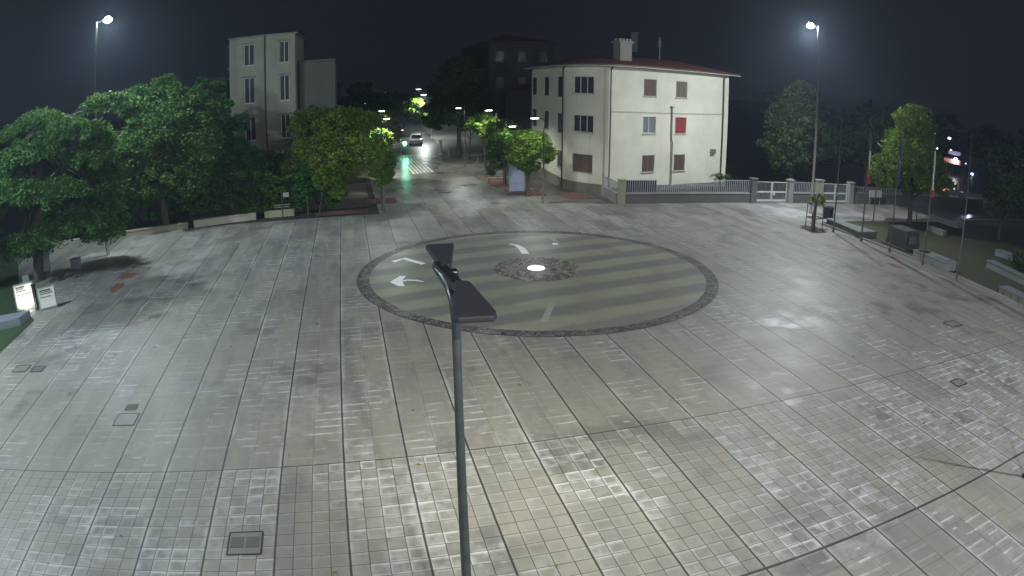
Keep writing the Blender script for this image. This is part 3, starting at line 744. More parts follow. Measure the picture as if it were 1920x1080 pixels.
block('far_building', 'far dark building at the left of the street behind the trees', -14, 92, 13, 20, 9.0, 'blockwall', 3, 4)
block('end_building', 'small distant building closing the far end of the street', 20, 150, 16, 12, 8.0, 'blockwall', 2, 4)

# ---------------------------------------------------------------- boundary walls, fence, gates
FA = Vector((18.8, 43.1, 0)); FD = Vector((21.0, -1.35, 0)).normalized(); FR = math.atan2(FD.y, FD.x)
def fp(s, z=0.0): q = FA + FD * s; return (q.x, q.y, z)
fw_ = empty('street_fence', 'low grey concrete wall with metal railings in front of the cream house', 'fence')
def seg(m, s0, s1, z0, z1, t, off=0.0):
    q = FA + FD * ((s0 + s1) / 2) + Vector((-FD.y, FD.x, 0)) * off; m.box((q.x, q.y, (z0 + z1) / 2), (s1 - s0, t, z1 - z0), FR)
m = MB(); seg(m, .42, 10.95, 0, .70, .28); m.build('low_wall', 'conc_dark', fw_)
m = MB(); seg(m, .42, 10.95, .702, .76, .34); m.build('coping', 'conc', fw_)
m = MB(); seg(m, -.05, .42, 0, 1.72, .46); seg(m, -.09, .46, 1.722, 1.78, .54); m.build('pier', 'conc_olive', fw_, .01)
def rails(parent, s0, s1, z0, z1, mat='rail', step=.17, name='railing'):
    m = MB(); seg(m, s0, s1, z1 - .05, z1, .05); seg(m, s0, s1, z0 + .02, z0 + .06, .04); s = s0 + .04
    while s < s1 - .02: q = fp(s); m.box((q[0], q[1], (z0 + z1) / 2), (.05, .04, z1 - z0 - .1), FR); s += step
    return m.build(name, mat, parent)
rails(fw_, .46, 2.95, .76, 1.72); rails(fw_, 2.98, 7.6, .76, 1.38); rails(fw_, 7.63, 10.93, .76, 1.75)
m = MB(); seg(m, .46, 2.95, .80, 1.66, .02, .12); m.build('backing_sheet', 'darksheet', fw_)
m = MB(); a = Vector((18.8, 43.3, 0)); b_ = Vector((18.95, 46.9, 0)); m.bar((18.8, 43.4, .35), (19.1, 47.0, .35), .26, .70); m.build('return_wall', 'conc', fw_)
m = MB(); m.bar((18.8, 43.4, 1.5), (19.1, 47.0, 1.5), .05, .05)
for k in range(28): q = k / 28; m.box((18.8 + .3 * q, 43.45 + 3.5 * q, 1.12), (.02, .02, .75))
m.build('railing', 'rail', fw_)
def pier(s0, s1, h, mat, label):
    m = MB(); seg(m, s0, s1, 0, h, .46); seg(m, s0 - .05, s1 + .05, h + .002, h + .08, .56); return tag(m.build('gate_pier', mat, None, .01), label, 'gate pier', 'gate piers along the street fence')
pier(10.96, 11.48, 1.86, 'conc_dark', 'dark pier between the railings and the wide white gate')
pier(14.55, 15.05, 1.82, 'conc', 'pier at the right of the wide white gate')
pier(17.58, 18.24, 1.90, 'conc_olive', 'lichened pier behind the caged young tree')
pier(21.16, 21.75, 1.80, 'conc', 'pale pier at the right end of the narrow white gate')
def gate(s0, s1, label):
    t = empty('white_gate', label, 'gate')
    mid = (s0 + s1) / 2
    for a, b_ in ((s0 + .04, mid - .02), (mid + .02, s1 - .04)):
        m = MB(); seg(m, a, b_, .10, .26, .05); seg(m, a, b_, .80, .92, .05); seg(m, a, b_, 1.62, 1.67, .05); seg(m, a, a + .06, .26, 1.62, .052); seg(m, b_ - .06, b_, .26, 1.62, .052); m.build('gate_leaf', 'gatewhite', t)
        m = MB(); s = a + .12
        while s < b_ - .08: q = fp(s); m.box((q[0], q[1], .95), (.02, .02, 1.34), FR); s += .12
        m.build('bars', 'rail', t)
    m = MB(); q = fp(mid + .2, 1.0); m.box((q[0], q[1] - .05, .72), (.16, .06, .2), FR); m.build('lock_box', 'gatewhite', t)
gate(11.5, 14.53, 'wide white barred double gate in the street wall')
gate(18.28, 21.12, 'narrower white barred double gate right of the lichened pier')
wm = empty('middle_fence', 'short railing on low wall between the two white gates', 'fence')
m = MB(); seg(m, 15.06, 17.57, 0, .78, .28); m.build('low_wall', 'conc_dark', wm); m = MB(); seg(m, 15.06, 17.57, .782, .84, .34); m.build('coping', 'conc', wm); rails(wm, 15.08, 17.55, .84, 1.72)
we = empty('far_wall', 'plain low grey wall running right from the last gate pier behind the park', 'wall')
m = MB(); seg(m, 21.76, 42, 0, .95, .26); m.build('low_wall', 'conc_dark', we); rails(we, 21.8, 42, .95, 1.5, 'rail', .3)
q = fp(24.3, 1.05); m = MB(); m.box((q[0], q[1] - .35, 1.0), (1.6, .05, .62), FR); t = m.build('white_board', 'gatewhite'); tag(t, 'blank white board fixed to the far wall behind the park tree', 'board')
for sx in (-.7, .7):
    m = MB(); m.box((q[0] + sx, q[1] - .31, .5), (.06, .05, 1.0)); m.build('post', 'rail', t)

# left low walls
def lowwall(name, label, pts, h, t, mat, cap=None):
    e = empty(name, label, 'wall'); m = MB()
    for a, b_ in zip(pts, pts[1:]): m.bar((*a, h / 2), (*b_, h / 2), t, h)
    m.build('masonry', mat, e)
    if cap:
        m = MB()
        for a, b_ in zip(pts, pts[1:]): m.bar((*a, h + .03), (*b_, h + .03), t + .08, .055)
        m.build('coping', cap, e)
    return e
lowwall('garden_wall', 'long low whitewashed wall under the hedge at the left of the plaza', [(-10.9, 43.6), (-6.6, 44.6)], .42, .35, 'whitewall', 'whitewall')
lowwall('garden_wall', 'low stained wall under the big trees with tarnished patches', [(-18.6, 42.2), (-11.3, 43.5)], .34, .35, 'conc_olive', 'conc_olive')
lowwall('garden_wall', 'short wall at far left behind the tall blue grey panel', [(-25.0, 41.8), (-19.2, 42.1)], .36, .35, 'whitewall')
lowwall('garden_wall', 'short lichened wall stub below the hedge end', [(-6.0, 44.9), (-3.9, 44.9)], .45, .3, 'conc_olive')

# ---------------------------------------------------------------- trees
def leaves(blobs, n, size, seed, clumps=26, shell=.55, droop=0.0, aspect=1.6, cs_=1.0):
    rg = np.random.default_rng(seed); V = []; vol = np.array([b_[3] * b_[4] * b_[5] for b_ in blobs]) ** .67; vol = vol / vol.sum(); out = []
    for bl, wv in zip(blobs, vol):
        c = np.array(bl[:3]); r = np.array(bl[3:6]); nc = max(5, int(clumps * wv * len(blobs) ** .5)); k = max(20, int(n * wv))
        d = rg.normal(size=(nc, 3)); d /= np.linalg.norm(d, axis=1)[:, None]; rad = rg.uniform(shell, 1.0, nc) ** .6
        cc = c + d * rad[:, None] * r * .86; cs = cs_ * rg.uniform(.16, .34, nc) * np.min(r[:2].tolist() + [r[2] * 1.3])
        idx = rg.integers(0, nc, k); p = rg.normal(size=(k, 3)); p /= np.linalg.norm(p, axis=1)[:, None]
        p = cc[idx] + p * (rg.uniform(.25, 1, k) ** .5 * cs[idx])[:, None] * np.array([1.25, 1.25, .85])
        if droop: p[:, 2] -= droop * (((p[:, :2] - c[:2]) / r[:2]) ** 2).sum(1)
        # sprays that stray out of the clumps
        out.append(p)
    P = np.concatenate(out); P = P[P[:, 2] > .15]; k = len(P)
    a = rg.normal(size=(k, 3)); a[:, 2] *= .6; a /= np.linalg.norm(a, axis=1)[:, None]
    b_ = rg.normal(size=(k, 3)); b_ -= (b_ * a).sum(1)[:, None] * a; b_ /= np.linalg.norm(b_, axis=1)[:, None]
    s = size * rg.uniform(.6, 1.3, k)[:, None]
    Vv = np.stack([P - a * s * aspect / 2, P + b_ * s / 2, P + a * s * aspect / 2, P - b_ * s / 2], 1).reshape(-1, 3)
    me = bpy.data.meshes.new('foliage'); me.vertices.add(4 * k); me.vertices.foreach_set('co', Vv.astype(np.float32).ravel())
    me.loops.add(4 * k); me.loops.foreach_set('vertex_index', np.arange(4 * k, dtype=np.int32)); me.polygons.add(k)
    me.polygons.foreach_set('loop_start', np.arange(0, 4 * k, 4, dtype=np.int32)); me.update(); me.validate()
    return me
def limbs(base, top, blobs, r0, seed, lean=0.0, limbs_n=7):
    rg = random.Random(seed); m = MB(); b0 = Vector(base); tp = Vector(top); mid = b0.lerp(tp, .5) + Vector((rg.uniform(-.1, .1), rg.uniform(-.1, .1), 0)) * (1 + lean * 4)
    m.tube([b0, b0 + Vector((0, 0, .12)), mid, tp], [r0 * 1.45, r0, r0 * .8, r0 * .45], 10)
    for k in range(limbs_n):
        bl = rg.choice(blobs); s = b0.lerp(tp, rg.uniform(.55, 1)); a = rg.uniform(0, 6.28)
        e = Vector(bl[:3]) + Vector((bl[3] * .55 * math.cos(a), bl[4] * .55 * math.sin(a), bl[5] * rg.uniform(-.6, .2)))
        h = s.lerp(e, .5) + Vector((0, 0, .04 * (e - s).length)); m.tube([s, h, e], [r0 * .4, r0 * .25, r0 * .08], 6)
    return m
def tree(name, label, base, trunk_h, r0, blobs, n, size, mat, seed, cat='tree', group=None, clumps=26, shell=.5, bark='bark', droop=0.0, aspect=1.6, limbs_n=7, cs_=1.0):
    t = empty(name, label, cat, base, 0, group)
    bl = [(b_[0] - base[0], b_[1] - base[1], b_[2], *b_[3:]) for b_ in blobs]
    limbs((0, 0, 0), (bl[0][0] * .5, bl[0][1] * .5, trunk_h), bl, r0, seed, limbs_n=limbs_n).build('trunk', bark, t, smooth=True)
    me = leaves(bl, n, size, seed, clumps, shell, droop, aspect, cs_); me.materials.append(M[mat]); o = bpy.data.objects.new('crown', me); col.objects.link(o); o.parent = t
    return t
rg = random.Random(11)
# big cedar at the far left: tiers of drooping boughs
cb = []
for (x, y, z, rx, ry, rz) in [(-15.2, 32.3, 8.2, 2.4, 2.2, .42), (-17.6, 31.5, 7.4, 3.0, 2.6, .5), (-20.2, 31, 6.9, 2.8, 2.6, .5), (-15.6, 31.2, 5.3, 2.3, 2.2, .45), (-18.2, 30.2, 5.7, 2.7, 2.4, .5),
        (-21.5, 30.5, 4.8, 3.0, 2.8, .5), (-14.9, 32.6, 3.3, 2.2, 2.0, .45), (-17.6, 32.3, 2.9, 2.4, 2.2, .45), (-17.5, 33.5, 9.0, 2.2, 2.2, .4), (-23.5, 33, 7.5, 3, 3, .5), (-24, 33, 3.5, 3, 3, .5), (-13.8, 33.4, 2.6, 1.8, 1.8, .4), (-13.6, 34.5, 9.3, 2.0, 1.8, .4), (-14.2, 33, 6.6, 2.0, 1.8, .5), (-20, 33.5, 2.2, 3, 2, .5), (-16.5, 34.5, 4.4, 3, 2, .5), (-19.5, 34.5, 8.6, 2.6, 2, .5), (-14.4, 35.6, 5.4, 1.7, 1.3, .9), (-14.9, 36.0, 3.6, 1.8, 1.2, .8), (-14.6, 35.8, 7.4, 1.6, 1.2, .7)]:
    cb.append((x, y, z, rx, ry, rz))
tree('cedar_tree', 'broad cedar with layered drooping boughs at the left edge of the plaza', (-18.6, 33.2, 0), 9.0, .34, cb, 110000, .09, 'leaf_cedar', 3, clumps=1100, shell=.05, droop=.75, aspect=3.4, limbs_n=16, cs_=1.75)
tree('broadleaf_tree', 'tall bushy green tree behind the cedar at the left', (-13.0, 43.6, 0), 6.0, .3,
     [(-12.9, 43.6, 6.6, 2.9, 2.4, 2.6), (-14.4, 42.9, 8.7, 1.7, 1.5, 1.5), (-11.2, 43.4, 8.3, 1.7, 1.6, 1.7), (-10.4, 43.8, 5.6, 2.1, 2.0, 2.4), (-14.8, 43.0, 5.6, 1.7, 1.7, 2.1), (-12.4, 43.2, 3.6, 3.4, 1.8, 1.7), (-16.0, 43.6, 3.6, 2.0, 1.6, 1.6), (-9.6, 44.0, 7.4, 1.5, 1.5, 1.5), (-12.6, 44, 9.6, 1.3, 1.2, 1.0)],
     64000, .13, 'leaf', 4, clumps=210)
tree('broadleaf_tree', 'dim rounded tree between the bushy green tree and the villa', (-9.0, 48.5, 0), 4.5, .22,
     [(-9.4, 48.5, 6.0, 2.3, 2.0, 2.8), (-10.6, 49, 8.6, 1.8, 1.6, 1.8), (-8.4, 48, 3.6, 2.6, 1.8, 1.8)], 16000, .18, 'leaf_deep', 5, clumps=60)
def hedge(label, blobs, n, size, mat, seed, name='hedge', base=None):
    base = base or (blobs[0][0], blobs[0][1], 0)
    t = empty(name, label, 'hedge', base); bl = [(b_[0] - base[0], b_[1] - base[1], b_[2], *b_[3:]) for b_ in blobs]
    me = leaves(bl, n, size, seed, 70, .3); me.materials.append(M[mat]); o = bpy.data.objects.new('foliage', me); col.objects.link(o); o.parent = t
    rr = random.Random(seed)
    for b_ in bl:
        m = MB()
        for k in range(3): a = rr.uniform(0, 6.28); m.tube([(b_[0], b_[1], 0), (b_[0] + .5 * math.cos(a), b_[1] + .4 * math.sin(a), max(.5, b_[2]))], [.035, .015], 5)
        m.build('stem', 'bark', t)
    return t
hedge('dense green hedge above the whitewashed wall', [(-11.2, 44.5, 2.0, 1.6, .9, 1.6), (-9.8, 44.8, 2.2, 1.5, 1.0, 1.8), (-8.4, 45.1, 2.3, 1.5, 1.0, 1.7), (-6.9, 45.4, 2.0, 1.6, 1.0, 1.5), (-5.2, 45.6, 1.7, 1.5, 1.0, 1.5), (-7.8, 45, 1.0, 2.6, .9, .8)], 19000, .13, 'leaf', 21)
hedge('darker hedge under the big trees left of the whitewashed wall', [(-22.0, 43.6, 1.6, 2.0, 1, 1.6), (-19.0, 43.8, 1.7, 2.0, 1, 1.7), (-16.4, 43.9, 1.8, 1.9, .9, 1.7), (-13.8, 44.4, 1.9, 1.8, .9, 1.8)], 16000, .14, 'leaf_deep', 22)
hedge('rounded green shrub in front of the villa porch', [(-5.6, 50.5, 3.2, 1.6, 1.4, 1.1), (-5.2, 50.2, 1.7, 1.5, 1.3, 1.3)], 5000, .13, 'leaf', 23, 'shrub')
hedge('loose green shrub at the right end of the hedge', [(-3.5, 45.8, 1.8, 1.6, 1.0, 1.7), (-1.7, 46.0, 1.3, 1.4, .9, 1.3)], 7500, .13, 'leaf_deep', 24, 'shrub')
tree('broadleaf_tree', 'large dusky olive tree left of the street with yellow lit twigs', (-.8, 49.0, 0), 4.0, .2,
     [(-.4, 48.6, 5.4, 2.1, 1.9, 2.0), (-2.5, 49.6, 5.4, 2.0, 1.8, 2.2), (1.0, 49.4, 5.2, 1.6, 1.6, 1.9), (-1.0, 48.5, 3.2, 2.8, 1.6, 1.7), (-3.4, 49.0, 3.0, 1.8, 1.5, 1.6)], 42000, .13, 'leaf_olive', 6, clumps=150)
tree('young_tree', 'small staked lime green tree at the left corner of the plaza', (-2.15, 44.3, 0), 2.0, .045,
     [(-1.25, 44.9, 2.25, 1.4, 1.1, 1.0), (-.6, 44.7, 1.6, .9, .8, .7)], 5200, .15, 'leaf_lime', 7, clumps=26)
tree('column_tree', 'narrow clipped bright green tree round the left street lamp', (2.2, 44.5, 0), 2.0, .08,
     [(2.2, 44.5, 4.7, .88, .88, .95), (2.15, 44.4, 3.6, 1.08, 1.0, 1.25), (2.2, 44.5, 2.5, .85, .82, .9)], 15000, .10, 'leaf_lime', 8, clumps=150, shell=.8)
tree('round_tree', 'round clipped green tree by the corner lamp on the right of the street', (13.2, 47.34, 0), 2.2, .17,
     [(13.3, 47.3, 3.9, 1.75, 1.7, 1.15), (13.9, 47.3, 3.2, 1.4, 1.3, .9), (12.8, 47.3, 3.2, 1.3, 1.3, 1.0), (13.2, 47.3, 2.3, .9, .9, .5)], 14000, .12, 'leaf_lime', 9, clumps=130, shell=.75)
tree('round_tree', 'dark cored round tree, second along the right side of the street', (12.9, 53.4, 0), 2.4, .14,
     [(12.7, 53.4, 4.2, 1.9, 1.6, 1.3), (13.1, 53.4, 3.0, 1.7, 1.5, 1.3), (12.0, 53.4, 2.0, .9, .9, 1.3)], 9000, .14, 'leaf', 10, clumps=50, shell=.7)
tree('round_tree', 'brightly lit light green tree top under the second right lamp', (12.4, 58.4, 0), 2.6, .12,
     [(12.0, 58.4, 4.9, 1.6, 1.4, 1.0), (12.9, 58.4, 4.3, 1.5, 1.4, 1.1)], 6000, .14, 'leaf_lime', 12, clumps=40, shell=.7)
tree('yellow_tree', 'small yellowing tree lit from a lamp on the left of the street', (3.0, 60.5, 0), 3.0, .12,
     [(3.3, 60.3, 5.2, 1.5, 1.3, .9), (2.5, 60.6, 4.3, 1.5, 1.3, .9), (4.2, 60.2, 4.2, .9, .9, .8)], 5000, .14, 'leaf_yellow', 13, clumps=40)
tree('street_tree', 'brilliantly lit lime tree hanging over the parked cars far down the street', (8.8, 108, 0), 3.5, .2,
     [(10.6, 108, 5.0, 2.6, 2.2, 1.9), (7.4, 108, 5.4, 1.5, 1.5, 1.7), (12.0, 108, 3.3, 1.3, 1.3, 1.4), (10.2, 108, 6.8, 1.0, 1, .6), (9.2, 112, 4.2, 2.5, 2, 1.6)], 14000, .24, 'leaf_lime', 14, clumps=40)
tree('street_tree', 'second bright lime tree beyond the first far down the street', (5.0, 118, 0), 3.5, .2,
     [(5.6, 118, 5.6, 2.6, 2.2, 2.0), (8.2, 119, 6.4, 2.0, 2, 1.6)], 6000, .26, 'leaf_lime', 44, clumps=36)
hedge('low yellowish shrub on the lawn at the far right edge', [(36.5, 14.6, .5, 1.0, .9, .55), (37.8, 15.6, .45, .9, .8, .5)], 2600, .11, 'leaf_olive', 51, 'shrub')
hedge('dark low shrub between the two inner park benches', [(38.6, 21.5, .6, 1.3, 1.1, .7), (41.5, 20.0, .8, 1.6, 1.3, .9)], 3600, .13, 'leaf_dark', 52, 'shrub')
tree('dark_tree', 'large dark tree standing in the middle distance right of the street', (12.6, 75.0, 0), 4.5, .32,
     [(12.6, 75, 7.2, 3.4, 3.0, 3.2), (10.4, 76, 4.9, 2.2, 2.0, 1.9), (14.8, 75, 5.2, 2.4, 2.2, 2.2), (12.4, 75, 10.0, 2.2, 2.2, 2.0)], 13000, .24, 'leaf_dark', 15, clumps=70)
tree('dark_tree', 'slim dark trunked tree beside the large dark street tree', (13.5, 72.8, 0), 3.0, .12, [(13.8, 73, 4.6, 1.8, 1.6, 1.6)], 3500, .2, 'leaf_dark', 16)
tree('dark_tree', 'shadowy tree mass left of the street behind the yellowing tree', (-4.0, 70, 0), 4.0, .3, [(-4.5, 70, 6.0, 3.6, 3, 3.2), (0, 72, 5.0, 2.6, 2.5, 2.4), (-9, 72, 6, 4, 3, 3.4)], 9000, .26, 'leaf_dark', 17, clumps=60)
tree('dark_tree', 'shadowy tree behind the lit tree at the far left kerb of the street', (3.0, 92, 0), 4.0, .3, [(2.0, 92, 6.5, 3.2, 3, 3.0), (4.6, 93, 5.5, 1.8, 2, 1.8)], 5000, .28, 'leaf_dark', 18)
tree('dark_tree', 'big dim tree above the gates right of the cream house', (37.2, 46.6, 0), 4.0, .3,
     [(37.2, 46.8, 5.9, 2.7, 2.4, 2.7), (35.6, 46.2, 4.6, 2.3, 2, 2.3), (38.0, 47, 8.4, 2.0, 2, 1.8), (39.6, 47, 4.2, 2.4, 2, 1.9), (36.2, 45.6, 3.0, 2.4, 1.6, 1.2)], 26000, .15, 'leaf_dark', 19, clumps=130)
tree('park_tree', 'broad crowned yellow green tree on the park lawn behind the flagpoles', (40.3, 34.2, 0), 2.6, .22,
     [(40.0, 34.6, 5.6, 2.6, 2.4, 2.2), (38.0, 35.0, 3.9, 1.9, 1.8, 1.5), (40.2, 34.4, 7.9, 1.9, 1.8, 1.5), (42.0, 34.0, 4.2, 2.0, 1.9, 1.8), (39.8, 34.2, 3.3, 2.6, 2.0, 1.0), (43.0, 33.4, 3.2, 1.5, 1.5, 1.0)], 32000, .13, 'leaf_olive', 20, clumps=170)
tree('dark_tree', 'black silhouetted tree at the right edge over the park lawn', (46.2, 28.5, 0), 2.0, .16,
     [(46.4, 28.2, 3.9, 2.2, 2.0, 1.7), (48.6, 27.8, 3.4, 2.0, 2, 1.6), (45.0, 28.0, 2.8, 1.4, 1.4, 1.0)], 9000, .16, 'leaf_dark', 25, clumps=50)
tree('dark_tree', 'distant dark tree behind the side street at the right', (62, 37, 0), 3.0, .3, [(62, 37, 4.9, 4.2, 3.5, 3.0), (69, 36, 5, 4, 4, 3.5)], 8000, .26, 'leaf_dark', 26, clumps=50)
tree('dark_tree', 'dim tree left of the park tree over the far wall', (50.5, 50, 0), 3.0, .3, [(50, 50, 5, 4, 3, 3), (55, 52, 5, 4, 3, 3.2), (45.5, 50, 4.6, 3, 2.6, 2.6)], 9000, .24, 'leaf_dark', 27, clumps=60)
tree('dark_tree', 'low dark tree at the far right of the lawn near the picture edge', (50.5, 24.5, 0), 2.0, .18, [(50.5, 24.5, 4.0, 2.4, 2.2, 1.8)], 4000, .18, 'leaf_dark', 28)
# palm-like shrub over the railing
t = empty('leafy_shrub', 'spreading fern like shrub leaning over the railings at the house corner', 'shrub', (28.0, 44.2, 0)); m = MB(); rr = random.Random(3)
for k in range(46):
    a = rr.uniform(0, 6.28); L = rr.uniform(.7, 1.4); e = rr.uniform(.2, .7); P_ = []
    for q in range(6):
        f = q / 5; P_.append(Vector((math.cos(a) * L * f, math.sin(a) * L * f * .7, 1.45 + e * math.sin(f * 2.4) * .8)))
    for q in range(5):
        d = (P_[q + 1] - P_[q]); sd = Vector((-math.sin(a), math.cos(a), 0)) * (.10 * (1 - q / 6)); m.face([P_[q] - sd, P_[q + 1] - sd * .8, P_[q + 1] + sd * .8, P_[q] + sd])
m.build('fronds', 'leaf', t)
m = MB(); m.tube([(0, 0, 0), (0, 0, 1.5)], [.12, .08], 8); m.build('stem', 'bark', t)
# far woods: one mass
def wood(name, label, x0, y0, x1, y1, h, n, seed, size=.5):
    rg2 = np.random.default_rng(seed); bl = []; k = 16
    for q in range(k): f = q / (k - 1); bl.append((x0 + (x1 - x0) * f, y0 + (y1 - y0) * f + rg2.uniform(-3, 3), h * rg2.uniform(.4, .6), 5, 4, h * rg2.uniform(.45, .6)))
    me = leaves(bl, n, size, seed, 60, .5); me.materials.append(M['leaf_dark']); o = bpy.data.objects.new(name, me); col.objects.link(o); tag(o, label, None, None, 'stuff')
wood('distant_woods', 'dark mass of trees far beyond the villa and the left gardens', -75, 62, -14, 80, 9, 14000, 31)
wood('distant_woods', 'dark mass of trees behind the side street on the right', 60, 80, 150, 80, 10, 12000, 32)
wood('distant_woods', 'dark mass of trees closing the street behind the cream house', 28, 84, 60, 100, 9, 8000, 33)

# caged young tree in a round pit
t = empty('caged_tree', 'young leaning tree inside a wooden stake cage in a dark round pit', 'tree', (28.9, 33.3, 0))
m = MB(); m.face([(x, y, .012) for x, y in blob(0, 0, 1.0, .85)]); m.build('soil_pit', 'soil', t)
for sx, sy in ((-.45, -.4), (.5, -.35), (.45, .4), (-.4, .4)):
    m = MB(); m.tube([(sx, sy, 0), (sx * .95, sy * .95, 1.75)], .035, 7); m.build('stake', 'wood', t)
for z in (.75, 1.65):
    m = MB()
    for (ax, ay), (bx_, by_) in (((-.45, -.4), (.5, -.35)), ((.5, -.35), (.45, .4)), ((.45, .4), (-.4, .4)), ((-.4, .4), (-.45, -.4))): m.bar((ax, ay, z), (bx_, by_, z), .03, .07)
    m.build('rail', 'wood', t)
m = MB(); m.tube([(-.05, 0, 0), (-.1, 0, .9), (.1, 0, 1.8), (.2, 0, 2.4)], [.13, .12, .09, .05], 9); m.tube([(.1, 0, 1.7), (.45, -.1, 2.1)], [.05, .03], 6); m.build('trunk', 'bark', t)
me = leaves([(.2, 0, 2.0, .65, .6, .35)], 260, .13, 40, 10); me.materials.append(M['leaf_olive']); o = bpy.data.objects.new('crown', me); col.objects.link(o); o.parent = t

# ---------------------------------------------------------------- flagpoles
def flag(t, z1, L, bands, seed):
    rr = random.Random(seed); rows = 14; wv = .32; m = MB(); nb = len(bands)
    for k in range(rows):
        f0, f1 = k / rows, (k + 1) / rows
        for j in range(5):
            def pt(f, jj):
                a = jj / 5 * 1.9; ww = (wv * (.35 + .9 * f)) ; return (.05 + ww * math.cos(a * 2.2) * .5 + ww * jj / 5 * .5, ww * math.sin(a * 2.2 + f * 3) * .5, z1 - L * f)
            mi = min(nb - 1, int(f0 * nb)); m.face([pt(f0, j), pt(f0, j + 1), pt(f1, j + 1), pt(f1, j)], mi)
    m.build('furled_flag', bands, t)
def flagpole(x, y, h, label, bands, L, zf, seed=1, flip=1):
    t = empty('flagpole', label, 'flagpole', (x, y, 0), 0, 'row of flagpoles along the park edge')
    m = MB(); m.tube([(0, 0, 0), (0, 0, .25), (0, 0, .26), (0, 0, h)], [.085, .08, .055, .028], 10); m.build('pole', 'polebrown', t, smooth=True)
    m = MB(); m.ball((0, 0, h + .04), (.05, .05, .05), 8, 5); m.build('finial', 'polebrown', t)
    if bands: flag(t, zf, L, bands, seed)
    return t
flagpole(29.83, 32.26, 7.6, 'bare dark flagpole beside the caged tree, leftmost of the row', None, 0, 0)
flagpole(30.03, 29.63, 7.7, 'second flagpole with a furled green, white and red flag', ['flaggreen', 'flagwhite', 'flagred'], 3.2, 6.9, 2)
flagpole(30.12, 27.0, 7.7, 'middle flagpole with a furled deep blue flag', ['flagblue'], 2.6, 6.9, 3)
flagpole(30.22, 24.15, 7.5, 'fourth flagpole with a long white flag ending in red', ['flagwhite', 'flagwhite', 'flagwhite', 'flagwhite', 'flagred'], 2.6, 6.6, 4)
flagpole(30.09, 21.2, 7.8, 'bare pale flagpole, rightmost of the row', None, 0, 0)
for x, y, h, lab in ((40.9, 34.0, 2.6, 'thin dark post at the back edge of the park lawn'), (46.6, 32.8, 3.6, 'thin pale post right of the park tree')):
    m = MB(); m.tube([(0, 0, 0), (0, 0, h)], .05, 8); m.ball((0, 0, h), (.07, .07, .05), 8, 4); o = m.build('bollard_post', 'polebrown'); o.location = (x, y, 0); tag(o, lab, 'post')
for x, y in ((36.2, 34.6),):
    m = MB(); m.tube([(0, 0, 0), (0, 0, 4.2)], .05, 8); m.box((0, 0, 4.2), (.12, .12, .05)); o = m.build('bollard_post', 'polebrown'); o.location = (x, y, 0); tag(o, 'thin dark post on the lawn just left of the park tree', 'post')

# ---------------------------------------------------------------- park edge: benches, slabs, block, bin
def slab_bench(name, label, pts, h, mat, top=None, cat='bench'):
    t = empty(name, label, cat); m = MB(); m.prism(pts, .02, h - .07); m.build('base', mat, t, .01)
    cx = sum(p_[0] for p_ in pts) / len(pts); cy = sum(p_[1] for p_ in pts) / len(pts)
    m = MB(); m.prism([(cx + (x - cx) * 1.03 + (.03 if x > cx else -.03), cy + (y - cy) * 1.02) for x, y in pts], h - .068, h); m.build('seat_slab', top or mat, t, .012); return t
slab_bench('stone_bench', 'long pale stone bench strip behind the second flagpole', [(31.05, 34.4), (31.55, 34.4), (32.2, 30.3), (30.55, 30.4)][::-1], .45, 'conc_dark', 'stone')
slab_bench('stone_bench', 'grey stone bench with lamp glint between the fourth and last flagpoles', [(30.75, 25.5), (31.9, 25.4), (31.8, 22.6), (30.65, 22.6)][::-1], .55, 'conc', 'stone')
m = MB(); m.box((31.2, 24.9, .59), (.7, .5, .06)); m.build('raised_panel', 'darksheet', bpy.data.objects['stone_bench.001'])
m = MB(); m.box((31.25, 23.3, .59), (.6, .9, .06)); m.build('raised_panel', 'bluestone', bpy.data.objects['stone_bench.001'])
bp = slab_bench('stone_bench', 'mossy panelled stone bench at the right edge of the picture', [(30.75, 18.3), (31.6, 18.2), (31.3, 14.0), (30.45, 14.0)][::-1], .5, 'moss', 'stone')
for k in range(7):
    m = MB(); m.box((30.735 - k * .045, 17.95 - k * .6, .24), (.05, .12, .34), -.07); m.build('joint', 'conc_dark', bp)
slab_bench('stone_bench', 'pale kerb like bench deeper in the park lawn', [(35.5, 22.6), (36.2, 22.4), (35.5, 17.5), (34.8, 17.6)][::-1], .5, 'stone')
slab_bench('stone_bench', 'far dim bench behind the pale kerb bench', [(40.0, 24.8), (40.7, 24.7), (41.0, 22.6), (40.3, 22.6)][::-1], .45, 'bluestone')
slab_bench('stone_bench', 'small white topped bench by the lawn, under the park tree', [(39.9, 31.9), (40.4, 31.7), (40.2, 30.0), (39.7, 30.0)][::-1], .42, 'stone')
slab_bench('stone_bench', 'sloping blue grey slab left of the thin pale post', [(44.5, 35.5), (45.5, 35.5), (45.6, 32.2), (44.6, 32.2)][::-1], .5, 'bluestone')
t = empty('dark_monument', 'dark blocky monument stone at the park edge beside the flagpoles', 'monument', (32.4, 27.9, 0))
m = MB(); m.box((0, 0, .62), (1.5, 2.0, 1.24), -.05, 0, .86); m.build('block', 'darkstone', t, .03)
m = MB(); m.box((0, 0, .06), (1.9, 2.4, .12), -.05); m.build('plinth', 'darkstone', t)
m = MB(); m.box((-.2, -1.05, .7), (.8, .05, .5)); m.build('plaque', 'conc_dark', t)
t = empty('litter_bin', 'dark rounded litter bin standing at the head of the long stone bench', 'bin', (32.75, 36.2, 0))
m = MB(); m.prism(circ(0, 0, .42, 20), .05, .78); m.build('body', 'darkmetal', t, .03); m = MB(); m.prism(circ(0, 0, .46, 20), .785, .86); m.build('lid', 'darkmetal', t, .02)
m = MB(); m.prism(circ(0, 0, .34, 20), 0, .05); m.build('foot', 'iron', t)
m = MB(); m.box((30.68, 12, .05), (.14, 45, .14)); tag(m.build('kerb', 'conc'), None, None, None, 'structure')
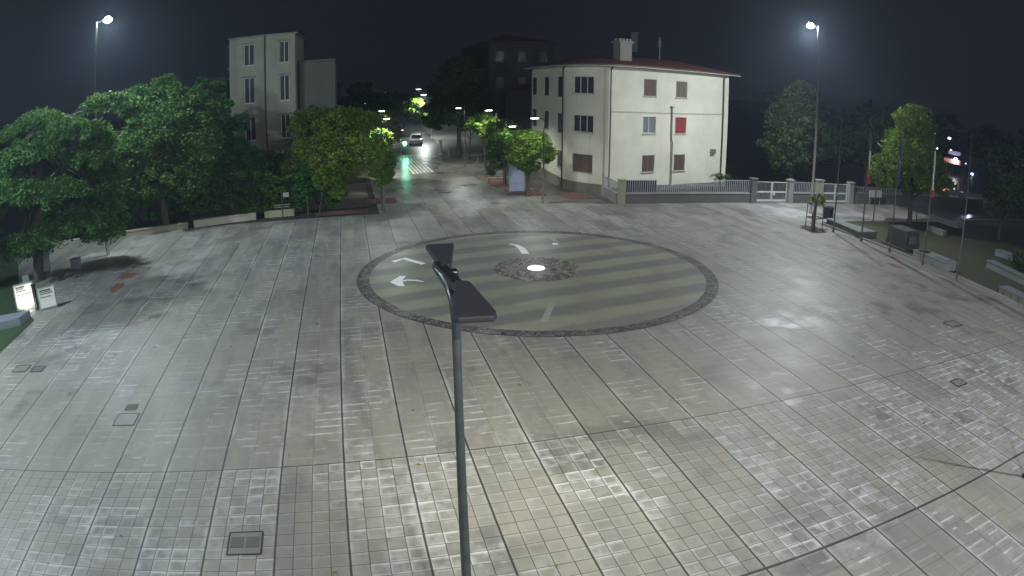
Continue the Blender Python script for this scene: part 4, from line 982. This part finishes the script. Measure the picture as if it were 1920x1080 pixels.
m = MB(); m.box((52, 34.75, .05), (42, .16, .16)); tag(m.build('kerb', 'conc_olive'), None, None, None, 'structure')

# ---------------------------------------------------------------- left: stone block, info boards, panel
t = empty('stone_block', 'grey stone block bench at the far left edge of the plaza', 'stone block', (-16.55, 25.0, 0))
m = MB(); m.hull8([(-1.6, -.9, .02), (.75, .35, .02), (.95, 1.25, .02), (-1.6, .6, .02), (-1.6, -.9, .42), (.75, .35, .42), (.95, 1.25, .42), (-1.6, .6, .42)]); m.build('block', 'bluestone', t, .02)
def board(x, y, wx, h, rz, label, lines, hd=True):
    t = empty('info_board', label, 'information board', (x, y, 0), rz)
    m = MB(); m.box((0, 0, h / 2), (wx, .22, h)); m.build('cabinet', 'conc', t, .01)
    m = MB(); m.box((0, -.125, h * .55), (wx * .88, .02, h * .84)); pn = m.build('printed_panel', 'paper', t)
    m = MB(); rr = random.Random(int(x * 10)); z = h * .9
    for k in range(lines):
        ww = wx * rr.uniform(.35, .75); m.box(((ww - wx * .75) / 2, -.14, z), (ww, .008, .035 if k else .07)); z -= h * .075 if k != 2 else h * .14
    m.build('print', 'ink', pn); return t
board(-16.75, 27.9, 1.15, 1.25, .5, 'brightly lit white info board at the left edge, left one of the pair', 5)
board(-15.1, 27.5, 1.0, 1.08, .5, 'white info board with two dark print blocks, right one of the pair', 4)
t = empty('dark_board_post', 'dark post standing between the two white info boards', 'post', (-15.88, 27.55, 0)); m = MB(); m.box((0, 0, .6), (.16, .16, 1.2)); m.build('shaft', 'darkmetal', t, .01); m = MB(); m.box((0, 0, 1.22), (.22, .22, .04)); m.build('cap', 'darkmetal', t)
t = empty('ground_spotlight', 'glaring ground spotlight at the foot of the left info board', 'spotlight', (-16.45, 27.0, 0))
m = MB(); m.box((0, 0, .08), (.24, .16, .16)); m.build('housing', 'darkmetal', t, .02)
m = MB(); m.face([(-.10, .081, .03), (-.10, .081, .15), (.10, .081, .15), (.10, .081, .03)]); m.build('lens', 'lens_soft', t)
light('ground_spot_light', (0, .16, .16), 60, (1.0, .98, .85), 'SPOT', 150, .5, .08, (.2, 2.0, .9), t)
t = empty('display_stele', 'tall blue grey upright panel near the wall at the far left', 'panel', (-18.9, 34.8, 0), .45)
m = MB(); m.box((0, 0, 1.0), (.85, .14, 1.7)); m.build('panel', 'bluestone', t, .01)
for sx in (-.3, .3):
    m = MB(); m.box((sx, 0, .08), (.08, .1, .16)); m.build('foot', 'darkmetal', t)
t = empty('small_panel', 'small pale upright sign in front of the tall blue grey panel', 'sign', (-17.9, 30.3, 0), .45)
m = MB(); m.box((0, 0, .75), (.42, .06, .62)); m.build('plate', 'stone', t, .01); m = MB(); m.tube([(0, 0, 0), (0, 0, .45)], .03, 8); m.build('post', 'darkmetal', t)
t = empty('utility_box', 'small pale utility box under the cedar', 'box', (-16.6, 34.9, 0)); m = MB(); m.box((0, 0, .3), (.6, .35, .55)); m.build('case', 'stone', t, .02); m = MB(); m.box((0, 0, .6), (.66, .4, .05)); m.build('lid', 'stone', t)
m = MB(); m.tube([(0, 0, 0), (0, 0, 1.3)], .05, 8); m.ball((0, 0, 1.3), (.06, .06, .05), 8, 4); o = m.build('signpost', 'polebrown'); o.location = (-2.9, 44.0, 0); tag(o, 'short dark post beside the staked lime green tree', 'post')
# drooping thin bollard row at hedge
t = empty('street_sign', 'small round backed sign on a grey post in front of the hedge', 'sign', (-4.6, 43.7, 0)); m = MB(); m.tube([(0, 0, 0), (0, 0, 1.9)], .035, 8); m.build('post', 'pole', t); m = MB(); m.box((.3, 0, 1.65), (.4, .03, .3)); m.box((0, 0, 1.0), (1.0, .02, .04)); m.box((0, 0, .85), (1.0, .02, .04)); m.build('plate', 'conc', t)

# ---------------------------------------------------------------- street furniture and cars
t = empty('blue_glass_shelter', 'tall pale blue glowing glass panel behind the round corner tree', 'shelter', (12.85, 49.3, 0), .05)
m = MB(); m.box((0, 0, 1.25), (1.15, .08, 2.3)); m.build('panel', 'bluepanel', t, .01); m = MB(); m.box((-.6, 0, 1.25), (.05, .12, 2.5)); m.box((.6, 0, 1.25), (.05, .12, 2.5)); m.box((0, 0, 2.45), (1.3, .3, .08)); m.box((0, -.02, .75), (1.15, .1, .05)); m.build('frame', 'rail', t)
for k, (x, y) in enumerate(((12.6, 52.4), (13.3, 52.2), (13.0, 53.0))):
    m = MB(); m.tube([(0, 0, 0), (0, 0, 2.1)], .035, 6); m.box((0, 0, 2.1), (.09, .09, .03)); o = m.build('tree_stake', 'wood'); o.location = (x, y, 0); tag(o, 'pale wooden stake round the dark cored street tree', 'stake', 'stakes round the dark cored tree')
t = empty('white_bench', 'white slatted bench by the mulch bed on the right of the street', 'bench', (12.5, 54.6, 0))
m = MB()
for k in range(4): m.box((0, -.18 + k * .12, .45), (1.7, .09, .04))
m.build('seat', 'gatewhite', t); m = MB()
for k in range(3): m.box((0, .28, .6 + k * .13), (1.7, .04, .09))
m.build('backrest', 'gatewhite', t)
for sx in (-.7, .7):
    m = MB(); m.box((sx, 0, .215), (.07, .42, .43)); m.build('leg', 'rail', t)
def cafe_table(x, y, label):
    t = empty('cafe_table', label, 'table', (x, y, 0)); m = MB(); m.prism(circ(0, 0, .5, 20), .72, .76); m.build('table_top', 'stone', t); m = MB(); m.tube([(0, 0, .02), (0, 0, .72)], .04, 8); m.prism(circ(0, 0, .25, 16), 0, .03); m.build('pedestal', 'rail', t)
cafe_table(14.0, 70.6, 'round pale cafe table beneath the dark street tree'); cafe_table(15.6, 69.5, 'second round cafe table nearer the low dark house')
t = empty('stone_bollard', 'thick pale stone post in the middle distance of the street', 'bollard', (11.1, 78.9, 0)); m = MB(); m.tube([(0, 0, 0), (0, 0, 1.65)], [.24, .20], 14); m.build('shaft', 'whitewall', t); m = MB(); m.ball((0, 0, 1.65), (.22, .22, .12), 14, 6); m.build('cap', 'whitewall', t)
t = empty('stone_bollard', 'short dark bollard right of the thick stone post', 'bollard', (12.0, 78.0, 0)); m = MB(); m.tube([(0, 0, 0), (0, 0, .8)], [.16, .14], 12); m.build('shaft', 'conc', t); m = MB(); m.ball((0, 0, .8), (.15, .15, .08), 12, 5); m.build('cap', 'conc', t)
t = empty('green_post', 'teal green post box with a glowing white top at the end of the painted reflection stripes', 'post box', (6.9, 80.2, 0)); m = MB(); m.box((0, 0, .5), (.3, .3, 1.0)); m.build('post', 'cardark', t, .02); m = MB(); m.ball((0, 0, 1.45), (.24, .24, .24), 14, 8); m.build('globe', 'lens_low', t, smooth=True); m = MB(); m.box((0, 0, 1.05), (.46, .46, .12)); m.build('collar', 'teal', t)
light('green_post_light', (.0, -.6, 1.6), 130, (.25, 1.0, .62), 'POINT', size=.3, parent=t)
def lowbar(x, y, h, lab): pass
def car(x, y, rz, paint, label, L=4.2, W=1.75, H=1.46, lit=False, van=False):
    t = empty('parked_car', label, 'car', (x, y, 0), rz, 'cars parked along the far street')
    def sec(yy, prof): return [(px_, yy, pz) for px_, pz in prof]
    prof = [(-L / 2, .32), (-L / 2 + .03, .70), (-L * .40, .84), (-L * .22, .93), (-L * .10, H * .96 if not van else H), (L * .18, H), (L * .38, H * .95), (L * .47, .98), (L / 2, .80), (L / 2 - .02, .32)]
    m = MB(); W2 = W / 2; rows = []
    for yy, sx in ((-W2, 1.0), (-W2 * .98, 1.0), (W2 * .98, 1.0), (W2, 1.0)): pass
    ys = (-W2, -W2 * .80, W2 * .80, W2)
    def shape(k, px_, pz):
        tuck = 0
        if pz > .95: return (px_ * (1.0), pz)
        return (px_, pz)
    for k, yy in enumerate(ys):
        row = []
        for px_, pz in prof:
            z = pz; y_ = yy
            if pz > .96: y_ = yy * .84
            if k in (0, 3) and pz > .96: z = pz - .05
            row.append((px_, y_, z))
        rows.append(row)
    n = len(prof)
    for k in range(3):
        for q in range(n - 1): m.face([rows[k][q], rows[k][q + 1], rows[k + 1][q + 1], rows[k + 1][q]])
    for k in (0, 3): m.face(rows[k] if k == 0 else rows[k][::-1])
    for k in range(3): m.face([rows[k][0], rows[k + 1][0], rows[k + 1][-1], rows[k][-1]])
    m.build('body', paint, t, .05, True)
    g_ = MB(); e = .012
    g_.face([(-L * .215, -W2 * .74, .97), (-L * .215, W2 * .74, .97), (-L * .112 - .02, W2 * .66, H * .93), (-L * .112 - .02, -W2 * .66, H * .93)]); g_.v = [(v[0] - .02, v[1], v[2] + .02) for v in g_.v]; g_.build('windscreen', 'glass', t)
    g_ = MB(); g_.face([(L * .465, -W2 * .7, 1.02), (L * .465, W2 * .7, 1.02), (L * .392, W2 * .66, H * .92), (L * .392, -W2 * .66, H * .92)]); g_.v = [(v[0] + .03, v[1], v[2] + .01) for v in g_.v]; g_.build('rear_window', 'glass', t)
    for sy in (-1, 1):
        g_ = MB(); y0 = sy * (W2 * .985); y1 = sy * (W2 * .845 + .012); g_.face([(-L * .17, sy * (W2 * .84 + .02), 1.0), (L * .36, sy * (W2 * .84 + .02), 1.0), (L * .30, y1, H * .90), (-L * .07, y1, H * .90)]); g_.build('side_window', 'glass', t)
        for wx_ in (-L * .31, L * .30):
            wm_ = MB(); wm_.tube([(wx_, sy * (W2 - .20), .32), (wx_, sy * (W2 + .01), .32)], .32, 18); wo = wm_.build('wheel', 'tyre', t); wm_ = MB(); wm_.tube([(wx_, sy * (W2 + .005), .32), (wx_, sy * (W2 + .025), .32)], .19, 14); wm_.build('rim', 'rim', wo)
        hm = MB(); hm.box((-L / 2 + .03, sy * W2 * .72, .66), (.08, .36, .14)); hm.build('headlight', 'lens_low' if lit else 'glass2', t)
        hm = MB(); hm.box((L / 2 - .01, sy * W2 * .78, .80), (.06, .28, .16)); hm.build('tail_light', 'flagred', t)
    hm = MB(); hm.box((-L / 2 - .01, 0, .40), (.05, .52, .11)); hm.build('number_plate', 'white_mark', t)
    hm = MB(); hm.box((-L / 2 + .01, 0, .62), (.05, W * .5, .10)); hm.build('grille', 'darkmetal', t)
    return t
car(9.8, 94.6, R(82), 'carwhite', 'white hatchback parked facing the plaza far down the street')
car(7.0, 101.5, R(84), 'cardark', 'dark car parked behind the white hatchback', H=1.6, van=True)
car(4.8, 87.5, R(86), 'carblue', 'pale blue car half hidden by the narrow green tree')
car(6.2, 110, R(86), 'carwhite', 'most distant pale car at the end of the parked row')
car(3.4, 95.5, R(86), 'carblue', 'second pale blue car in the row on the left kerb')

# lamp reflections on the wet slabs at the street mouth, painted as white stripes
for k in range(6):
    x0 = 5.95 + k * .38
    m = MB(); m.face([(x0, 77.5 - k * .2, .009), (x0 + .20, 77.5 - k * .2, .009), (x0 + .36, 62.2 + k * .2, .009), (x0 + .14, 62.2 + k * .2, .009)])
    tag(m.build('reflection_stripe', 'white_mark'), None, None, None, 'structure')

t = empty('edge_post', 'dark slim post rising out of the picture at the lower right edge', 'post', (15.50, 6.50, 0))
m = MB(); m.tube([(0, 0, 0), (0, 0, 3.2)], [.055, .045], 12); m.build('shaft', 'darkmetal', t, smooth=True)
m = MB(); m.tube([(0, 0, 0), (0, 0, .06)], [.10, .09], 12); m.build('foot', 'darkmetal', t)
m = MB(); rr = random.Random(77)
for k in range(420):
    if k < 150: x, y = rr.uniform(-14, 29), rr.uniform(8, 42)
    elif k < 290: x, y = rr.gauss(2.6, 2.2), rr.gauss(42.5, 1.8)
    else: x, y = rr.gauss(14, 2.5), rr.gauss(44, 2.2)
    if (x - CX) ** 2 + (y - CY) ** 2 < 70 and rr.random() < .6: continue
    a = rr.uniform(0, 6.28); L = rr.uniform(.03, .075); dx, dy = math.cos(a) * L, math.sin(a) * L; z = .018
    m.face([(x - dx, y - dy, z), (x + dy * .6, y - dx * .6, z + .012), (x + dx, y + dy, z), (x - dy * .6, y + dx * .6, z + .012)])
tag(m.build('fallen_leaves', 'leaf_yellow'), None, None, None, 'stuff')
# ---------------------------------------------------------------- side street lights at the far right
def pole_light(x, y, z, r, mat, label, power=0, color=(1, 1, 1), box=None):
    t = empty('distant_lamp', label, 'street lamp', (x, y, 0)); m = MB(); m.tube([(0, 0, 0), (0, 0, z)], .05, 6); m.build('pole', 'darkmetal', t)
    m = MB(); m.ball((0, 0, z), (r, r, r * .6), 8, 5) if not box else m.box((0, 0, z), box); m.build('lamp', mat, t)
    if power: light('distant_light', (0, 0, z - .4), power, color, 'POINT', size=.3, parent=t)
pole_light(87.5, 66.6, 5.8, .30, 'lens_low', 'small white lamp high over the side street, topmost of the far lights')
pole_light(86.2, 68.3, 3.8, .18, 'lens_low', 'small faint lamp left of the orange lit sign')
pole_light(88.3, 65.5, 2.7, .30, 'lens_soft', 'bright white lamp beside the orange lit sign', 150, (.9, .95, 1))
pole_light(75.4, 57.8, 1.8, .2, 'lens_warm', 'warm orange lamp low behind the park tree', 60, (1, .5, .2))
pole_light(66, 46, 2.9, .22, 'lens_blue', 'bluish lamp at the right, lowest of the far lights', 300, (.75, .85, 1))
pole_light(79, 56.5, 3.0, .15, 'lens_blue', 'tiny blue lamp right of the bright white lamp')
pole_light(98, 74, 3.4, .18, 'lens_warm', 'dim warm lamp seen between the far right trees')
t = empty('lit_sign', 'orange lit sign over the side street at far right', 'sign', (88, 66, 0), -.9); m = MB(); m.tube([(0, 0, 0), (0, 0, 3)], .05, 6); m.build('post', 'darkmetal', t); m = MB(); m.box((0, 0, 2.2), (3.0, .15, .75)); m.build('panel', 'lens_orange', t, .03)
m = MB(); m.box((.3, 0, 3.6), (2.2, .15, .6)); m.build('upper_panel', 'lens_violet', t, .03)
car(58, 42.5, R(200), 'carblue', 'pale car parked on the side street behind the park tree', 4.4)

# ---------------------------------------------------------------- thin haze volume, added for the glow round the lamps
m = MB(); m.box((40, 150, 9), (620, 420, 20)); hz = m.build('haze', 'glass'); tag(hz, None, None, None, 'stuff')
hm = bpy.data.materials.new('night_haze'); hm.use_nodes = True; hn = hm.node_tree.nodes; hn.remove(hn['Principled BSDF'])
pv = hn.new('ShaderNodeVolumePrincipled'); pv.inputs['Color'].default_value = (.62, .78, 1.0, 1); pv.inputs['Density'].default_value = .0008; pv.inputs['Anisotropy'].default_value = .5
hm.node_tree.links.new(pv.outputs[0], hn['Material Output'].inputs['Volume']); hz.data.materials.clear(); hz.data.materials.append(hm)
